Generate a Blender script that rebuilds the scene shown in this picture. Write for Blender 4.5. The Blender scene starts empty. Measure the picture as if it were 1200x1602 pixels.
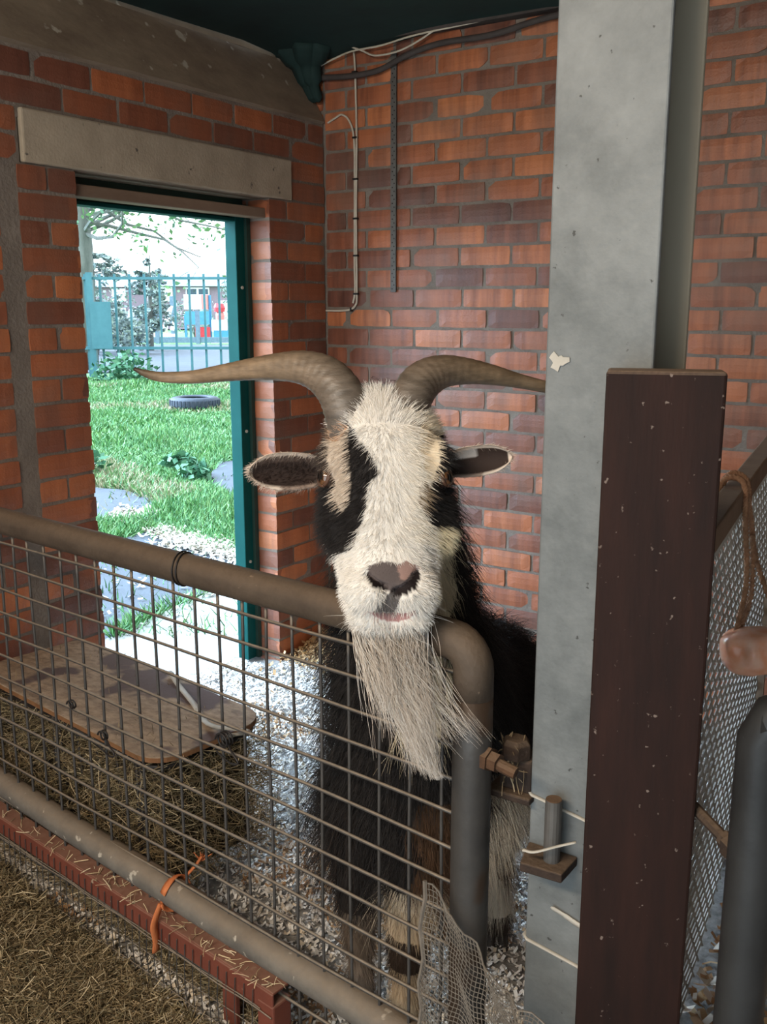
import bpy, bmesh, math, random
import numpy as np
from mathutils import Vector, Matrix, noise as mnoise
from mathutils.geometry import intersect_point_tri_2d

random.seed(7)
RNG = np.random.default_rng(11)
S = bpy.context.scene
C = S.collection

# ------------------------------------------------------------------ camera, world, light, exposure
H = 1.43                                   # eye height of the photographer
PITCH, YAW = math.radians(12.1), math.radians(33.1)
cam_d = bpy.data.cameras.new('camera')
cam_d.sensor_fit = 'HORIZONTAL'; cam_d.sensor_width = 36.0; cam_d.lens = 45.0
cam_d.clip_start = 0.05; cam_d.clip_end = 400
cam = bpy.data.objects.new('camera', cam_d); C.objects.link(cam)
cam.location = (0, 0, H); cam.rotation_euler = (math.pi/2 - PITCH, 0, YAW)
S.camera = cam

W = bpy.data.worlds.new('overcast_sky'); S.world = W; W.use_nodes = True
wn = W.node_tree.nodes; wl = W.node_tree.links
bg = wn['Background']; bg.inputs['Strength'].default_value = 3.4
tc = wn.new('ShaderNodeTexCoord'); nz = wn.new('ShaderNodeTexNoise'); nz.inputs['Scale'].default_value = 2.2
rp = wn.new('ShaderNodeValToRGB')
rp.color_ramp.elements[0].position = .3; rp.color_ramp.elements[0].color = (.72, .88, 1.0, 1)
rp.color_ramp.elements[1].position = .7; rp.color_ramp.elements[1].color = (.86, .96, 1.0, 1)
wl.new(tc.outputs['Generated'], nz.inputs['Vector']); wl.new(nz.outputs['Fac'], rp.inputs['Fac'])
wl.new(rp.outputs['Color'], bg.inputs['Color'])

def area_light(name, loc, target, sx, sy, power, color):
    d = bpy.data.lights.new(name, 'AREA'); d.shape = 'RECTANGLE'; d.size = sx; d.size_y = sy
    d.energy = power; d.color = color
    o = bpy.data.objects.new(name, d); C.objects.link(o); o.location = loc
    o.rotation_euler = (Vector(target) - Vector(loc)).to_track_quat('-Z', 'Y').to_euler()
    return o
sun_d = bpy.data.lights.new('bright_cloud', 'SUN'); sun_d.angle = math.radians(85); sun_d.energy = 23; sun_d.color = (.53, .75, 1.0)
sun = bpy.data.objects.new('bright_cloud', sun_d); C.objects.link(sun); sun.location = (-8, -4, 8)
sun.rotation_euler = (Vector((0, 0, 0)) - Vector((-.80, -.27, .54))).to_track_quat('-Z', 'Y').to_euler()   # sun behind thin cloud, beyond the paddock door
# assumed warm lamp under the roof, unseen behind the photographer, brightening the interior
area_light('assumed_lamp_light', (-.9, -.9, 2.36), (-.9, .6, 0.4), 1.5, .25, 62, (1.0, .83, .64))

S.view_settings.view_transform = 'Standard'; S.view_settings.look = 'None'
S.view_settings.gamma = 1; S.view_settings.exposure = 0.2
S.view_settings.use_curve_mapping = False

# ------------------------------------------------------------------ helpers
VX = Vector((-math.sin(YAW), math.cos(YAW), 0)); RX = Vector((math.cos(YAW), math.sin(YAW), 0))
def T(t, r, z):                             # forward t, sideways r from the photographer, height z
    return VX*t + RX*r + Vector((0, 0, z))
def lerp(a, b, f): return a + (b - a)*f

class MB:
    def __init__(s): s.v = []; s.f = []; s.c = []; s.col = (1, 1, 1)
    def add(s, verts, faces, col=None):
        n = len(s.v); s.v += [tuple(p) for p in verts]
        s.f += [tuple(i + n for i in f) for f in faces]; s.c += [col or s.col]*len(verts)
    def box(s, c, size, rot=None, col=None):
        c = Vector(c); h = Vector(size)/2; vs = []
        for x in (-1, 1):
            for y in (-1, 1):
                for z in (-1, 1):
                    p = Vector((x*h.x, y*h.y, z*h.z))
                    vs.append(c + (rot @ p if rot else p))
        s.add(vs, [(0,1,3,2),(4,6,7,5),(0,4,5,1),(2,3,7,6),(0,2,6,4),(1,5,7,3)], col)
    def tube(s, pts, rad, n=8, cap=True, col=None, flat=1.0, up=None):
        pts = [Vector(p) for p in pts]; m = len(pts)
        rs = rad if isinstance(rad, (list, tuple)) else [rad]*m
        vs = []; fs = []; nrm = None
        for i, p in enumerate(pts):
            tg = (pts[min(i+1, m-1)] - pts[max(i-1, 0)])
            tg = tg.normalized() if tg.length > 1e-9 else Vector((0, 0, 1))
            if nrm is None:
                a = Vector(up) if up else (Vector((0, 0, 1)) if abs(tg.z) < .9 else Vector((1, 0, 0)))
                nrm = (a - tg*a.dot(tg)).normalized()
            else:
                nrm = (nrm - tg*nrm.dot(tg)).normalized()
            b = tg.cross(nrm)
            for k in range(n):
                th = 2*math.pi*k/n
                vs.append(p + nrm*(math.cos(th)*rs[i]*flat) + b*(math.sin(th)*rs[i]))
        for i in range(m-1):
            for k in range(n):
                fs.append((i*n+k, i*n+(k+1) % n, (i+1)*n+(k+1) % n, (i+1)*n+k))
        if cap:
            fs.append(tuple(range(n-1, -1, -1))); fs.append(tuple((m-1)*n+k for k in range(n)))
        s.add(vs, fs, col)
    def rings(s, rings, cap=True, col=None):  # loft of equal-length closed rings
        n = len(rings[0]); vs = [p for r in rings for p in r]; fs = []
        for i in range(len(rings)-1):
            for k in range(n):
                fs.append((i*n+k, i*n+(k+1) % n, (i+1)*n+(k+1) % n, (i+1)*n+k))
        if cap:
            fs.append(tuple(range(n-1, -1, -1))); fs.append(tuple((len(rings)-1)*n+k for k in range(n)))
        s.add(vs, fs, col)
    def build(s, name, mat, parent=None, smooth=False, bevel=0):
        me = bpy.data.meshes.new(name); me.from_pydata(s.v, [], s.f); me.update()
        a = me.color_attributes.new('col', 'FLOAT_COLOR', 'POINT')
        arr = np.ones((len(s.v), 4), dtype=np.float32)
        if len(s.c): arr[:, :3] = np.array(s.c, dtype=np.float32)
        a.data.foreach_set('color', arr.ravel())
        o = bpy.data.objects.new(name, me); C.objects.link(o)
        if mat: me.materials.append(mat)
        if smooth: me.polygons.foreach_set('use_smooth', [True]*len(me.polygons))
        if bevel:
            b = o.modifiers.new('bevel', 'BEVEL'); b.width = bevel; b.segments = 2; b.limit_method = 'ANGLE'
        if parent: attach(o, parent)
        return o

def attach(o, parent):
    o.parent = parent; o.matrix_parent_inverse = Matrix.Translation(-Vector(parent.location))
def tag(o, label=None, cat=None, group=None, kind=None):
    if label: o['label'] = label
    if cat: o['category'] = cat
    if group: o['group'] = group
    if kind: o['kind'] = kind
    return o
def empty(name, loc, label, cat, group=None):
    o = bpy.data.objects.new(name, None); C.objects.link(o); o.location = loc
    o.empty_display_size = .05
    return tag(o, label, cat, group)

def catmull(pts, per=8):
    P = [np.array(p, float) for p in pts]; P = [2*P[0]-P[1]] + P + [2*P[-1]-P[-2]]; out = []
    for i in range(1, len(P)-2):
        for k in range(per):
            t = k/per
            out.append(.5*(2*P[i] + (P[i+1]-P[i-1])*t + (2*P[i-1]-5*P[i]+4*P[i+1]-P[i+2])*t*t + (-P[i-1]+3*P[i]-3*P[i+1]+P[i+2])*t**3))
    out.append(P[-2]); return out

# ------------------------------------------------------------------ materials
def nodes(name):
    m = bpy.data.materials.new(name); m.use_nodes = True
    return m, m.node_tree.nodes, m.node_tree.links, m.node_tree.nodes['Principled BSDF']
def N(nt, kind, **kw):
    n = nt.new(kind)
    for k, v in kw.items():
        if k in n.inputs: n.inputs[k].default_value = v
        else: setattr(n, k, v)
    return n
def mat(name, c1, c2=None, rough=.7, metal=0, scale=12, stretch=(1, 1, 1), bump=.2, bscale=60, dust=None, dust_amt=.6, spots=None, spot_scale=40, spot_lim=.68, spec=.4):
    """two-tone noise surface with grain, optional settled dust and specks"""
    m, n, l, p = nodes(name)
    co = n.new('ShaderNodeTexCoord'); mp = n.new('ShaderNodeMapping'); mp.inputs['Scale'].default_value = stretch
    l.new(co.outputs['Object'], mp.inputs['Vector'])
    a = N(n, 'ShaderNodeTexNoise', Scale=scale, Detail=6, Roughness=.65); l.new(mp.outputs[0], a.inputs['Vector'])
    r = n.new('ShaderNodeValToRGB'); r.color_ramp.elements[0].position = .3; r.color_ramp.elements[1].position = .7
    r.color_ramp.elements[0].color = (*c1, 1); r.color_ramp.elements[1].color = (*(c2 or c1), 1)
    l.new(a.outputs['Fac'], r.inputs['Fac']); out = r.outputs['Color']
    b = N(n, 'ShaderNodeTexNoise', Scale=bscale, Detail=4); l.new(mp.outputs[0], b.inputs['Vector'])
    if spots:
        s = N(n, 'ShaderNodeTexNoise', Scale=spot_scale, Detail=3); l.new(co.outputs['Object'], s.inputs['Vector'])
        sr = n.new('ShaderNodeValToRGB'); sr.color_ramp.elements[0].position = spot_lim; sr.color_ramp.elements[1].position = spot_lim+.04
        l.new(s.outputs['Fac'], sr.inputs['Fac'])
        mx = N(n, 'ShaderNodeMixRGB'); mx.inputs['Color2'].default_value = (*spots, 1)
        l.new(sr.outputs['Color'], mx.inputs['Fac']); l.new(out, mx.inputs['Color1']); out = mx.outputs['Color']
    if dust:
        g = n.new('ShaderNodeNewGeometry'); sx = n.new('ShaderNodeSeparateXYZ'); l.new(g.outputs['Normal'], sx.inputs[0])
        mr = N(n, 'ShaderNodeMapRange'); mr.inputs['From Min'].default_value = .12; mr.inputs['From Max'].default_value = .8
        mr.inputs['To Max'].default_value = dust_amt; l.new(sx.outputs['Z'], mr.inputs['Value'])
        mu = N(n, 'ShaderNodeMath', operation='MULTIPLY'); ad = N(n, 'ShaderNodeMath', operation='ADD'); ad.inputs[1].default_value = .45
        l.new(b.outputs['Fac'], ad.inputs[0]); l.new(mr.outputs[0], mu.inputs[0]); l.new(ad.outputs[0], mu.inputs[1])
        mx = N(n, 'ShaderNodeMixRGB'); mx.inputs['Color2'].default_value = (*dust, 1)
        l.new(mu.outputs[0], mx.inputs['Fac']); l.new(out, mx.inputs['Color1']); out = mx.outputs['Color']
    l.new(out, p.inputs['Base Color'])
    p.inputs['Roughness'].default_value = rough; p.inputs['Metallic'].default_value = metal
    p.inputs['Specular IOR Level'].default_value = spec
    if bump:
        bp = N(n, 'ShaderNodeBump', Strength=bump, Distance=.004); l.new(b.outputs['Fac'], bp.inputs['Height'])
        l.new(bp.outputs[0], p.inputs['Normal'])
    return m
def mat_col(name, rough=.8, attr='col', spec=.3, trans=0):
    m, n, l, p = nodes(name)
    a = n.new('ShaderNodeAttribute'); a.attribute_name = attr; l.new(a.outputs['Color'], p.inputs['Base Color'])
    p.inputs['Roughness'].default_value = rough; p.inputs['Specular IOR Level'].default_value = spec
    if trans:
        p.inputs['Subsurface Weight'].default_value = 0
    return m

def brick_mat():
    m, n, l, p = nodes('brick')
    at = n.new('ShaderNodeAttribute'); at.attribute_name = 'col'
    sp = n.new('ShaderNodeSeparateColor'); l.new(at.outputs['Color'], sp.inputs[0])
    co = n.new('ShaderNodeTexCoord')
    off = n.new('ShaderNodeCombineXYZ'); k = N(n, 'ShaderNodeMath', operation='MULTIPLY'); k.inputs[1].default_value = 37
    l.new(sp.outputs[1], k.inputs[0])
    for i in range(3): l.new(k.outputs[0], off.inputs[i])
    ad = N(n, 'ShaderNodeVectorMath', operation='ADD'); l.new(co.outputs['Object'], ad.inputs[0]); l.new(off.outputs[0], ad.inputs[1])
    mp = n.new('ShaderNodeMapping'); mp.inputs['Scale'].default_value = (26, 26, 2.2); mp.inputs['Rotation'].default_value = (0, .06, 0)
    l.new(ad.outputs[0], mp.inputs['Vector'])
    st = N(n, 'ShaderNodeTexNoise', Scale=1.0, Detail=3, Roughness=.6); l.new(mp.outputs[0], st.inputs['Vector'])
    r1 = n.new('ShaderNodeValToRGB'); e = r1.color_ramp.elements      # kiln tone of each brick
    e[0].position = 0; e[0].color = (.125, .046, .030, 1); e[1].position = 1; e[1].color = (.44, .145, .055, 1)
    q = e.new(.35); q.color = (.215, .068, .034, 1); q = e.new(.7); q.color = (.33, .100, .040, 1)
    l.new(sp.outputs[0], r1.inputs['Fac'])
    r2 = n.new('ShaderNodeValToRGB'); e = r2.color_ramp.elements      # drag streaks of the wire-cut face
    e[0].position = .3; e[0].color = (.5, .46, .46, 1); e[1].position = .66; e[1].color = (1.25, 1.25, 1.2, 1)
    l.new(st.outputs['Fac'], r2.inputs['Fac'])
    sk = N(n, 'ShaderNodeMixRGB', blend_type='MULTIPLY'); l.new(sp.outputs[2], sk.inputs['Fac'])
    l.new(r1.outputs['Color'], sk.inputs['Color1']); l.new(r2.outputs['Color'], sk.inputs['Color2'])
    dn = N(n, 'ShaderNodeTexNoise', Scale=5, Detail=5); l.new(co.outputs['Object'], dn.inputs['Vector'])
    dr = n.new('ShaderNodeValToRGB'); dr.color_ramp.elements[0].position = .45; dr.color_ramp.elements[1].position = .8
    dr.color_ramp.elements[1].color = (.55, .55, .55, 1); l.new(dn.outputs['Fac'], dr.inputs['Fac'])
    dm = N(n, 'ShaderNodeMixRGB'); dm.inputs['Color2'].default_value = (.13, .09, .07, 1)
    l.new(dr.outputs['Color'], dm.inputs['Fac']); l.new(sk.outputs['Color'], dm.inputs['Color1'])
    l.new(dm.outputs['Color'], p.inputs['Base Color'])
    p.inputs['Roughness'].default_value = .5; p.inputs['Specular IOR Level'].default_value = .55
    fn = N(n, 'ShaderNodeTexNoise', Scale=160, Detail=3); l.new(co.outputs['Object'], fn.inputs['Vector'])
    mxh = N(n, 'ShaderNodeMath', operation='ADD'); l.new(st.outputs['Fac'], mxh.inputs[0]); l.new(fn.outputs['Fac'], mxh.inputs[1])
    bp = N(n, 'ShaderNodeBump', Strength=.35, Distance=.003); l.new(mxh.outputs[0], bp.inputs['Height']); l.new(bp.outputs[0], p.inputs['Normal'])
    return m

M = {}
M['brick'] = brick_mat()
M['mortar'] = mat('mortar', (.125, .10, .082), (.205, .168, .138), .95, scale=9, bump=.8, bscale=90)
M['concrete'] = mat('lintel_concrete', (.26, .21, .152), (.38, .31, .23), .92, scale=7, bump=.35, bscale=120, spots=(.09, .075, .06), spot_scale=22, spot_lim=.68)
M['plate_timber'] = mat('weathered_timber', (.155, .112, .078), (.26, .20, .14), .9, scale=4, stretch=(5, 1.2, 1), bump=.3, bscale=26, spots=(.42, .38, .31), spot_scale=13, spot_lim=.66)
M['netting'] = mat('green_sheet', (.004, .016, .015), (.008, .028, .025), .85, scale=4, bump=.3, bscale=20)
M['galv'] = mat('galvanised_steel', (.105, .112, .112), (.20, .208, .205), .6, .15, scale=9, bump=.3, bscale=70, spots=(.05, .05, .048), spot_scale=75, spot_lim=.70)
M['steel_back'] = mat('dusty_flange', (.30, .25, .185), (.36, .305, .225), .8, 0, scale=5, bump=.1, stretch=(1, 1, .2))
M['brown_wood'] = mat('stained_post', (.012, .0055, .0042), (.025, .0095, .0065), .7, spec=.18, scale=5, stretch=(5, 5, .8), bump=.12, bscale=40, spots=(.16, .12, .10), spot_scale=85, spot_lim=.69, dust=(.2, .14, .1), dust_amt=.9)
M['rail'] = mat('rusty_pipe', (.045, .030, .020), (.085, .060, .041), .7, .1, scale=14, bump=.35, bscale=110, dust=(.19, .13, .085), dust_amt=.42, spots=(.3, .22, .15), spot_scale=55, spot_lim=.72)
M['upright'] = mat('grey_pipe', (.035, .033, .032), (.065, .058, .052), .5, .2, scale=8, bump=.2, bscale=90, spots=(.045, .028, .018), spot_scale=5, spot_lim=.52)
M['dark_pipe'] = mat('dark_pipe', (.014, .014, .0145), (.032, .032, .032), .45, .1, scale=7, bump=.15, bscale=70, spots=(.16, .15, .14), spot_scale=50, spot_lim=.75)
M['low_rail'] = mat('dirty_pipe', (.10, .088, .076), (.18, .158, .132), .72, .15, scale=16, bump=.35, bscale=80, dust=(.26, .19, .13), dust_amt=.5, spots=(.46, .41, .34), spot_scale=34, spot_lim=.66)
M['wire'] = mat('dusty_wire', (.05, .046, .043), (.08, .072, .066), .55, .3, scale=30, bump=0, dust=(.30, .24, .18), dust_amt=.85)
M['dark_wire'] = mat('dark_wire', (.018, .016, .016), (.035, .03, .028), .5, .4, scale=30, bump=0)
M['rust'] = mat('rust', (.045, .02, .010), (.10, .048, .022), .85, .1, scale=40, bump=.5, bscale=150, dust=(.2, .13, .08), dust_amt=.5)
M['dark_rust'] = mat('dark_rust', (.022, .013, .010), (.05, .030, .020), .85, .1, scale=40, bump=.5, bscale=150, dust=(.17, .115, .075), dust_amt=.6)
M['teal'] = mat('green_paint', (.002, .045, .042), (.005, .06, .055), .6, spec=.08, scale=6, bump=.08, bscale=40, spots=(.02, .045, .04), spot_scale=30, spot_lim=.74)
M['dark_green'] = mat('dark_green_paint', (.008, .028, .022), (.012, .04, .03), .6, scale=6, bump=.2, bscale=40)
M['batten'] = mat('old_batten', (.12, .075, .05), (.2, .135, .095), .85, scale=8, stretch=(1, .3, 1), bump=.3, bscale=50)
M['cable_white'] = mat('white_cable', (.42, .36, .29), (.52, .46, .37), .6, scale=20, bump=0)
M['cable_dark'] = mat('dark_cable', (.035, .028, .026), (.07, .055, .05), .8, scale=12, bump=.1)
M['clip'] = mat('black_clip', (.012, .012, .012), None, .5, bump=0)
M['strap'] = mat('galvanised_strap', (.09, .085, .08), (.14, .13, .12), .6, .4, scale=15, bump=.1)
M['hole'] = mat('strap_hole', (.012, .009, .008), None, .9, bump=0)
M['tie'] = mat('cable_tie', (.36, .33, .28), (.5, .46, .40), .6, scale=20, bump=.1)
M['lid'] = mat('strand_board', (.19, .135, .095), (.44, .335, .24), .8, spec=.2, scale=30, stretch=(1, 1.6, 1), bump=.6, bscale=45, spots=(.12, .085, .08), spot_scale=5, spot_lim=.53)
M['lid_edge'] = mat('board_edge', (.16, .07, .03), (.25, .12, .05), .8, scale=20, bump=.4)
M['red_paint'] = mat('red_oxide', (.115, .028, .016), (.17, .045, .025), .7, scale=8, bump=.3, bscale=60, dust=(.24, .13, .09), dust_amt=.75, spots=(.32, .22, .15), spot_scale=45, spot_lim=.70)
M['twine'] = mat('orange_twine', (.42, .11, .035), (.56, .18, .06), .8, scale=60, stretch=(1, 1, .2), bump=.4, bscale=200)
M['rope'] = mat('jute_rope', (.25, .12, .065), (.42, .23, .13), .95, scale=60, bump=.6, bscale=220)
M['twist'] = M['rope']
M['expanded'] = mat('mesh_zinc', (.24, .215, .185), (.40, .37, .33), .6, .2, scale=20, bump=.15)
M['panel_rail'] = mat('panel_rail', (.20, .14, .09), (.28, .20, .14), .85, scale=10, bump=.3)
M['plastic_net'] = mat('plastic_net', (.11, .092, .075), (.19, .16, .13), .8, scale=30, bump=0)
M['fodder'] = mat_col('hay', .9)
M['shaving'] = mat_col('wood_shavings', .85)
M['litter'] = mat('litter_floor', (.12, .115, .11), (.42, .40, .37), .95, scale=22, bump=1.0, bscale=60)
M['grass'] = mat_col('grass_blades', .6)
M['turf'] = mat('turf', (.055, .13, .045), (.09, .18, .06), .95, scale=1.6, bump=.6, bscale=30, spots=(.42, .38, .26), spot_scale=1.1, spot_lim=.63)
M['asphalt'] = mat('asphalt', (.045, .055, .07), (.065, .078, .098), .85, scale=3, bump=.4, bscale=90, spots=(.14, .14, .13), spot_scale=16, spot_lim=.74)
M['slab'] = mat('concrete_slab', (.22, .215, .205), (.28, .275, .26), .9, scale=3, bump=.3, bscale=60, spots=(.45, .42, .38), spot_scale=14, spot_lim=.7)
M['rubber'] = mat('tyre_rubber', (.012, .02, .035), (.025, .035, .055), .6, scale=12, bump=.2)
M['fence'] = mat('hazed_fence_green', (.03, .12, .145), (.05, .16, .19), .5, scale=4, bump=0)  # green lightened and blued, the outdoor haze is put into the paint colour
M['bark'] = mat('bark', (.10, .11, .10), (.20, .21, .19), .95, scale=8, stretch=(1, 1, .3), bump=.8, bscale=20)
M['leaf'] = mat_col('leaves', .6)

# ------------------------------------------------------------------ brickwork
MORTAR = .0085; COURSE = .0755
def brick_face(mb, origin, du, dn, u0, u1, z0, z1, tone, streak, rng, depth=.03):
    """one brick: a bowed, chipped front with returns going back into the joint"""
    nx = max(3, int((u1-u0)/.03)); nz_ = 3
    jit = lambda: rng.uniform(-.0016, .0016)
    chip = rng.random() < .10; cx = rng.choice((0, 1)); cz = rng.choice((0, 1)); cs = rng.uniform(.008, .02)
    tilt = rng.uniform(-.0018, .0018); push = rng.uniform(-.0015, .0025)
    vs = []; idx = {}
    for j in range(nz_+1):
        for i in range(nx+1):
            fu, fz = i/nx, j/nz_
            u = lerp(u0, u1, fu); z = lerp(z0, z1, fz); d = push + tilt*(fu-.5)*2
            edge = (i in (0, nx)) or (j in (0, nz_))
            if edge:
                if i == 0: u += abs(jit())
                if i == nx: u -= abs(jit())
                if j == 0: z += abs(jit())*1.2
                if j == nz_: z -= abs(jit())*1.2
                d -= .0025
                if i in (0, nx) and j in (0, nz_):
                    u += .0018 if i == 0 else -.0018; z += .0014 if j == 0 else -.0014
            if chip:
                dd = math.hypot(u-(u0, u1)[cx], z-(z0, z1)[cz])
                if dd < cs:
                    u += (cs-dd)*(.7 if cx == 0 else -.7); z += (cs-dd)*(.5 if cz == 0 else -.5)
            idx[i, j] = len(vs); vs.append(origin + du*u + dn*d + Vector((0, 0, z)))
    fs = [(idx[i, j], idx[i+1, j], idx[i+1, j+1], idx[i, j+1]) for j in range(nz_) for i in range(nx)]
    ring = [idx[i, 0] for i in range(nx+1)] + [idx[nx, j] for j in range(1, nz_+1)] + [idx[i, nz_] for i in range(nx-1, -1, -1)] + [idx[0, j] for j in range(nz_-1, 0, -1)]
    b0 = len(vs); vs += [vs[k] - dn*depth for k in ring]; m = len(ring)
    fs += [(ring[(k+1) % m], ring[k], b0+k, b0+(k+1) % m) for k in range(m)]
    mb.add(vs, fs, (tone, rng.random(), streak))

def wall_tone(rng):
    x = rng.random()
    return min(1, max(0, rng.gauss(.62, .22))) if x > .12 else rng.uniform(0, .3)

def split_row(rng, u0, u1, lens):
    """joint positions along a course from a list of cut lengths, repeating the last"""
    out = []; u = u0; k = 0
    while u < u1 - .03:
        L = lens[min(k, len(lens)-1)]; e = min(u+L, u1)
        if u1 - e < .03: e = u1
        out.append((u, e)); u = e; k += 1
    return out

def build_wall(name, label, mortar_boxes, faces):
    """faces: list of (origin, du, dn, rows) with rows = [(z0, [(u0,u1,tone?)])]"""
    mo = MB()
    for c, s_ in mortar_boxes: mo.box(c, s_)
    o = mo.build(name, M['mortar'])
    tag(o, label, 'wall', kind='structure')
    mb = MB(); rng = random.Random(hash(name) % 1000 if False else len(name)*7+3)
    for origin, du, dn, rows, streak in faces:
        for z0, h, spans in rows:
            for (a, b, trim0, trim1) in spans:
                brick_face(mb, origin, du, dn, a + (0 if trim0 else MORTAR/2), b - (0 if trim1 else MORTAR/2),
                           z0 + MORTAR/2, z0 + h - MORTAR/2, wall_tone(rng), streak*rng.uniform(.5, 1), rng)
    b = mb.build('brickwork', M['brick'], o, smooth=False)
    return o

XL, YB = -2.396, 3.245
DOOR0, DOOR1, DOOR_TOP = 2.005, 2.895, 1.822
rng = random.Random(5)
# back wall, stretcher bond with a straight joint behind the fixing strap
rows = []; nC = 33
STRAPX = -2.065
for k in range(nC):
    z0 = k*COURSE - .012; u = []
    left = [.105, .225] if k % 2 else [.2, .13]
    if z0 < 1.46: left = [.105+.211*.5, .211] if k % 2 else [.105, .211]
    if z0 >= 1.46:
        sp = split_row(rng, XL, STRAPX, left)
        sp += split_row(rng, STRAPX, 1.9, [.075 if k % 2 else .18, .211])
    else:
        sp = split_row(rng, XL, 1.9, left + [.211])
    rows.append((z0, COURSE, [(a, b, False, False) for a, b in sp]))
# seen from the pen the left-hand end of the back wall also runs on over the door wall
top_rows = [(k*COURSE - .012, COURSE, [(XL-.2, XL, False, False)]) for k in range(28, nC)]
build_wall('wall_back', 'red wire-cut brick wall behind the goat with cables clipped to it',
           [((-.35, YB+.11+.004, 1.235), (4.7, .22, 2.49))],
           [(Vector((0, YB, 0)), Vector((1, 0, 0)), Vector((0, -1, 0)), rows + top_rows, 1.0)])

# left wall with the doorway
rows = []; reveal = []; reveal_l = []
LINT0, LINT1 = 1.815, 3.03                  # along y
PIER0 = 1.80
for k in range(-1, 28):
    z0 = k*COURSE + .014; z1 = z0 + COURSE
    if z0 > 2.10: break
    sp = []
    if z1 <= DOOR_TOP + .010:
        sp += [(a, b, False, abs(b-1.735) < 1e-6) for a, b in split_row(rng, .93, 1.735, [.19 if k % 2 else .09, .211])]
        if k % 2: sp += [(PIER0, PIER0+.102, True, False), (PIER0+.102, DOOR0, False, True)]
        else: sp += [(PIER0, DOOR0, True, True)]
        if k % 2: sp += [(DOOR1, DOOR1+.106, True, False), (DOOR1+.106, YB, False, False)]
        else: sp += [(DOOR1, DOOR1+.216, True, False), (DOOR1+.216, YB, False, False)]
        reveal.append((z0, COURSE, [(0, .11, True, False), (.11, .215, False, True)]))
        reveal_l.append((z0, COURSE, [(0, .11, True, False), (.11, .215, False, True)]))
    elif z0 < 1.965:
        sp += [(a, b, False, False) for a, b in split_row(rng, .93, LINT0, [.19 if k % 2 else .09, .211])]
        sp += [(LINT1, YB, False, False)]
    else:
        sp += [(a, b, False, False) for a, b in split_row(rng, .93, YB, [.10 if k % 2 else .2, .211])]
    rows.append((z0, COURSE, sp))
DM = (XL-.215, XL-.004); cx, sxw = (DM[0]+DM[1])/2, DM[1]-DM[0]
build_wall('wall_left', 'red brick wall with the open doorway, left of the goat pen',
           [((cx, (-1.75+DOOR0-.004)/2, .91), (sxw, DOOR0-.004+1.75, 1.83)), ((cx, (DOOR1+.004+YB)/2, .91), (sxw, YB-DOOR1-.004, 1.83)),
            ((cx, (-1.75+YB)/2, 2.04), (sxw, YB+1.75, .19)),
            ((cx, (-1.75+LINT0)/2, 1.885), (sxw, LINT0+1.75, .12)), ((cx, (LINT1+YB)/2, 1.885), (sxw, YB-LINT1, .12))],
           [(Vector((XL, 0, 0)), Vector((0, 1, 0)), Vector((1, 0, 0)), rows, .55),
            (Vector((XL, DOOR1, 0)), Vector((-1, 0, 0)), Vector((0, -1, 0)), reveal, .35),
            (Vector((XL, DOOR0, 0)), Vector((-1, 0, 0)), Vector((0, 1, 0)), reveal_l, .35)])
# right side of the barn, out of the picture, and the roof
o = MB(); o.box((1.75, .75, 1.23), (.2, 5.2, 2.46)); tag(o.build('wall_right', M['mortar']), 'plain rendered wall at the right end of the barn', 'wall', kind='structure')
o = MB(); o.box((-2.05, -1.76, 1.23), (.9, .2, 2.46)); o.box((1.5, -1.76, 1.23), (.7, .2, 2.46)); o.box((-.25, -1.76, 2.34), (2.9, .2, .24))  # wide opening assumed here, out of view, lets sky light in
tag(o.build('wall_front', M['mortar']), 'rendered wall with an assumed wide barn entrance behind the photographer', 'wall', kind='structure')
# sagging green sheet under the roof
mb = MB(); nx, ny = 36, 30; vs = []; fs = []
for j in range(ny+1):
    for i in range(nx+1):
        x = lerp(-2.52, 1.8, i/nx); y = lerp(-1.6, 3.24, j/ny)
        z = 2.43 + .02*mnoise.noise((x*1.3, y*1.3, 2)) + .01*mnoise.noise((x*5, y*5, 7))
        dx, dy = x+2.52, 3.24-y
        z -= .05*math.exp(-dx/.18) + .035*math.exp(-dy/.12)
        vs.append((x, y, z))
fs = [(j*(nx+1)+i, j*(nx+1)+i+1, (j+1)*(nx+1)+i+1, (j+1)*(nx+1)+i) for j in range(ny) for i in range(nx)]
mb.add(vs, fs); mb.add([(x, y, z+.05) for x, y, z in vs], [f[::-1] for f in fs])
tag(mb.build('ceiling', M['netting'], smooth=True), 'dark green sheet stretched under the roof', 'ceiling', kind='structure')
CEIL = C.objects['ceiling']
# gathered corner of the sheet
mb = MB()
base = Vector((-2.44, 3.19, 2.41))
for k in range(6):
    a = k*1.05; pts = [base + Vector((.10*math.cos(a), .10*math.sin(a)*.5-.03, .01)), base + Vector((.035*math.cos(a), .02*math.sin(a), -.06)), base + Vector((.02*math.cos(a)+.015, .01, -.14)), base + Vector((.012*math.cos(a)+.04, .015, -.20))]
    mb.tube([Vector(p) for p in catmull(pts, 4)], [.05]*4+[.035]*4+[.018]*4+[.005], 7)
gather = mb
gather.build('gathered_corner', M['netting'], CEIL, smooth=True)
# concrete lintel
mb = MB(); mb.box((XL-.10, (LINT0+LINT1)/2, 1.899), (.22, LINT1-LINT0-.012, .146))
tag(mb.build('trim_1', M['concrete'], bevel=.006), 'pale concrete lintel over the doorway', 'lintel', kind='structure')
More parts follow.
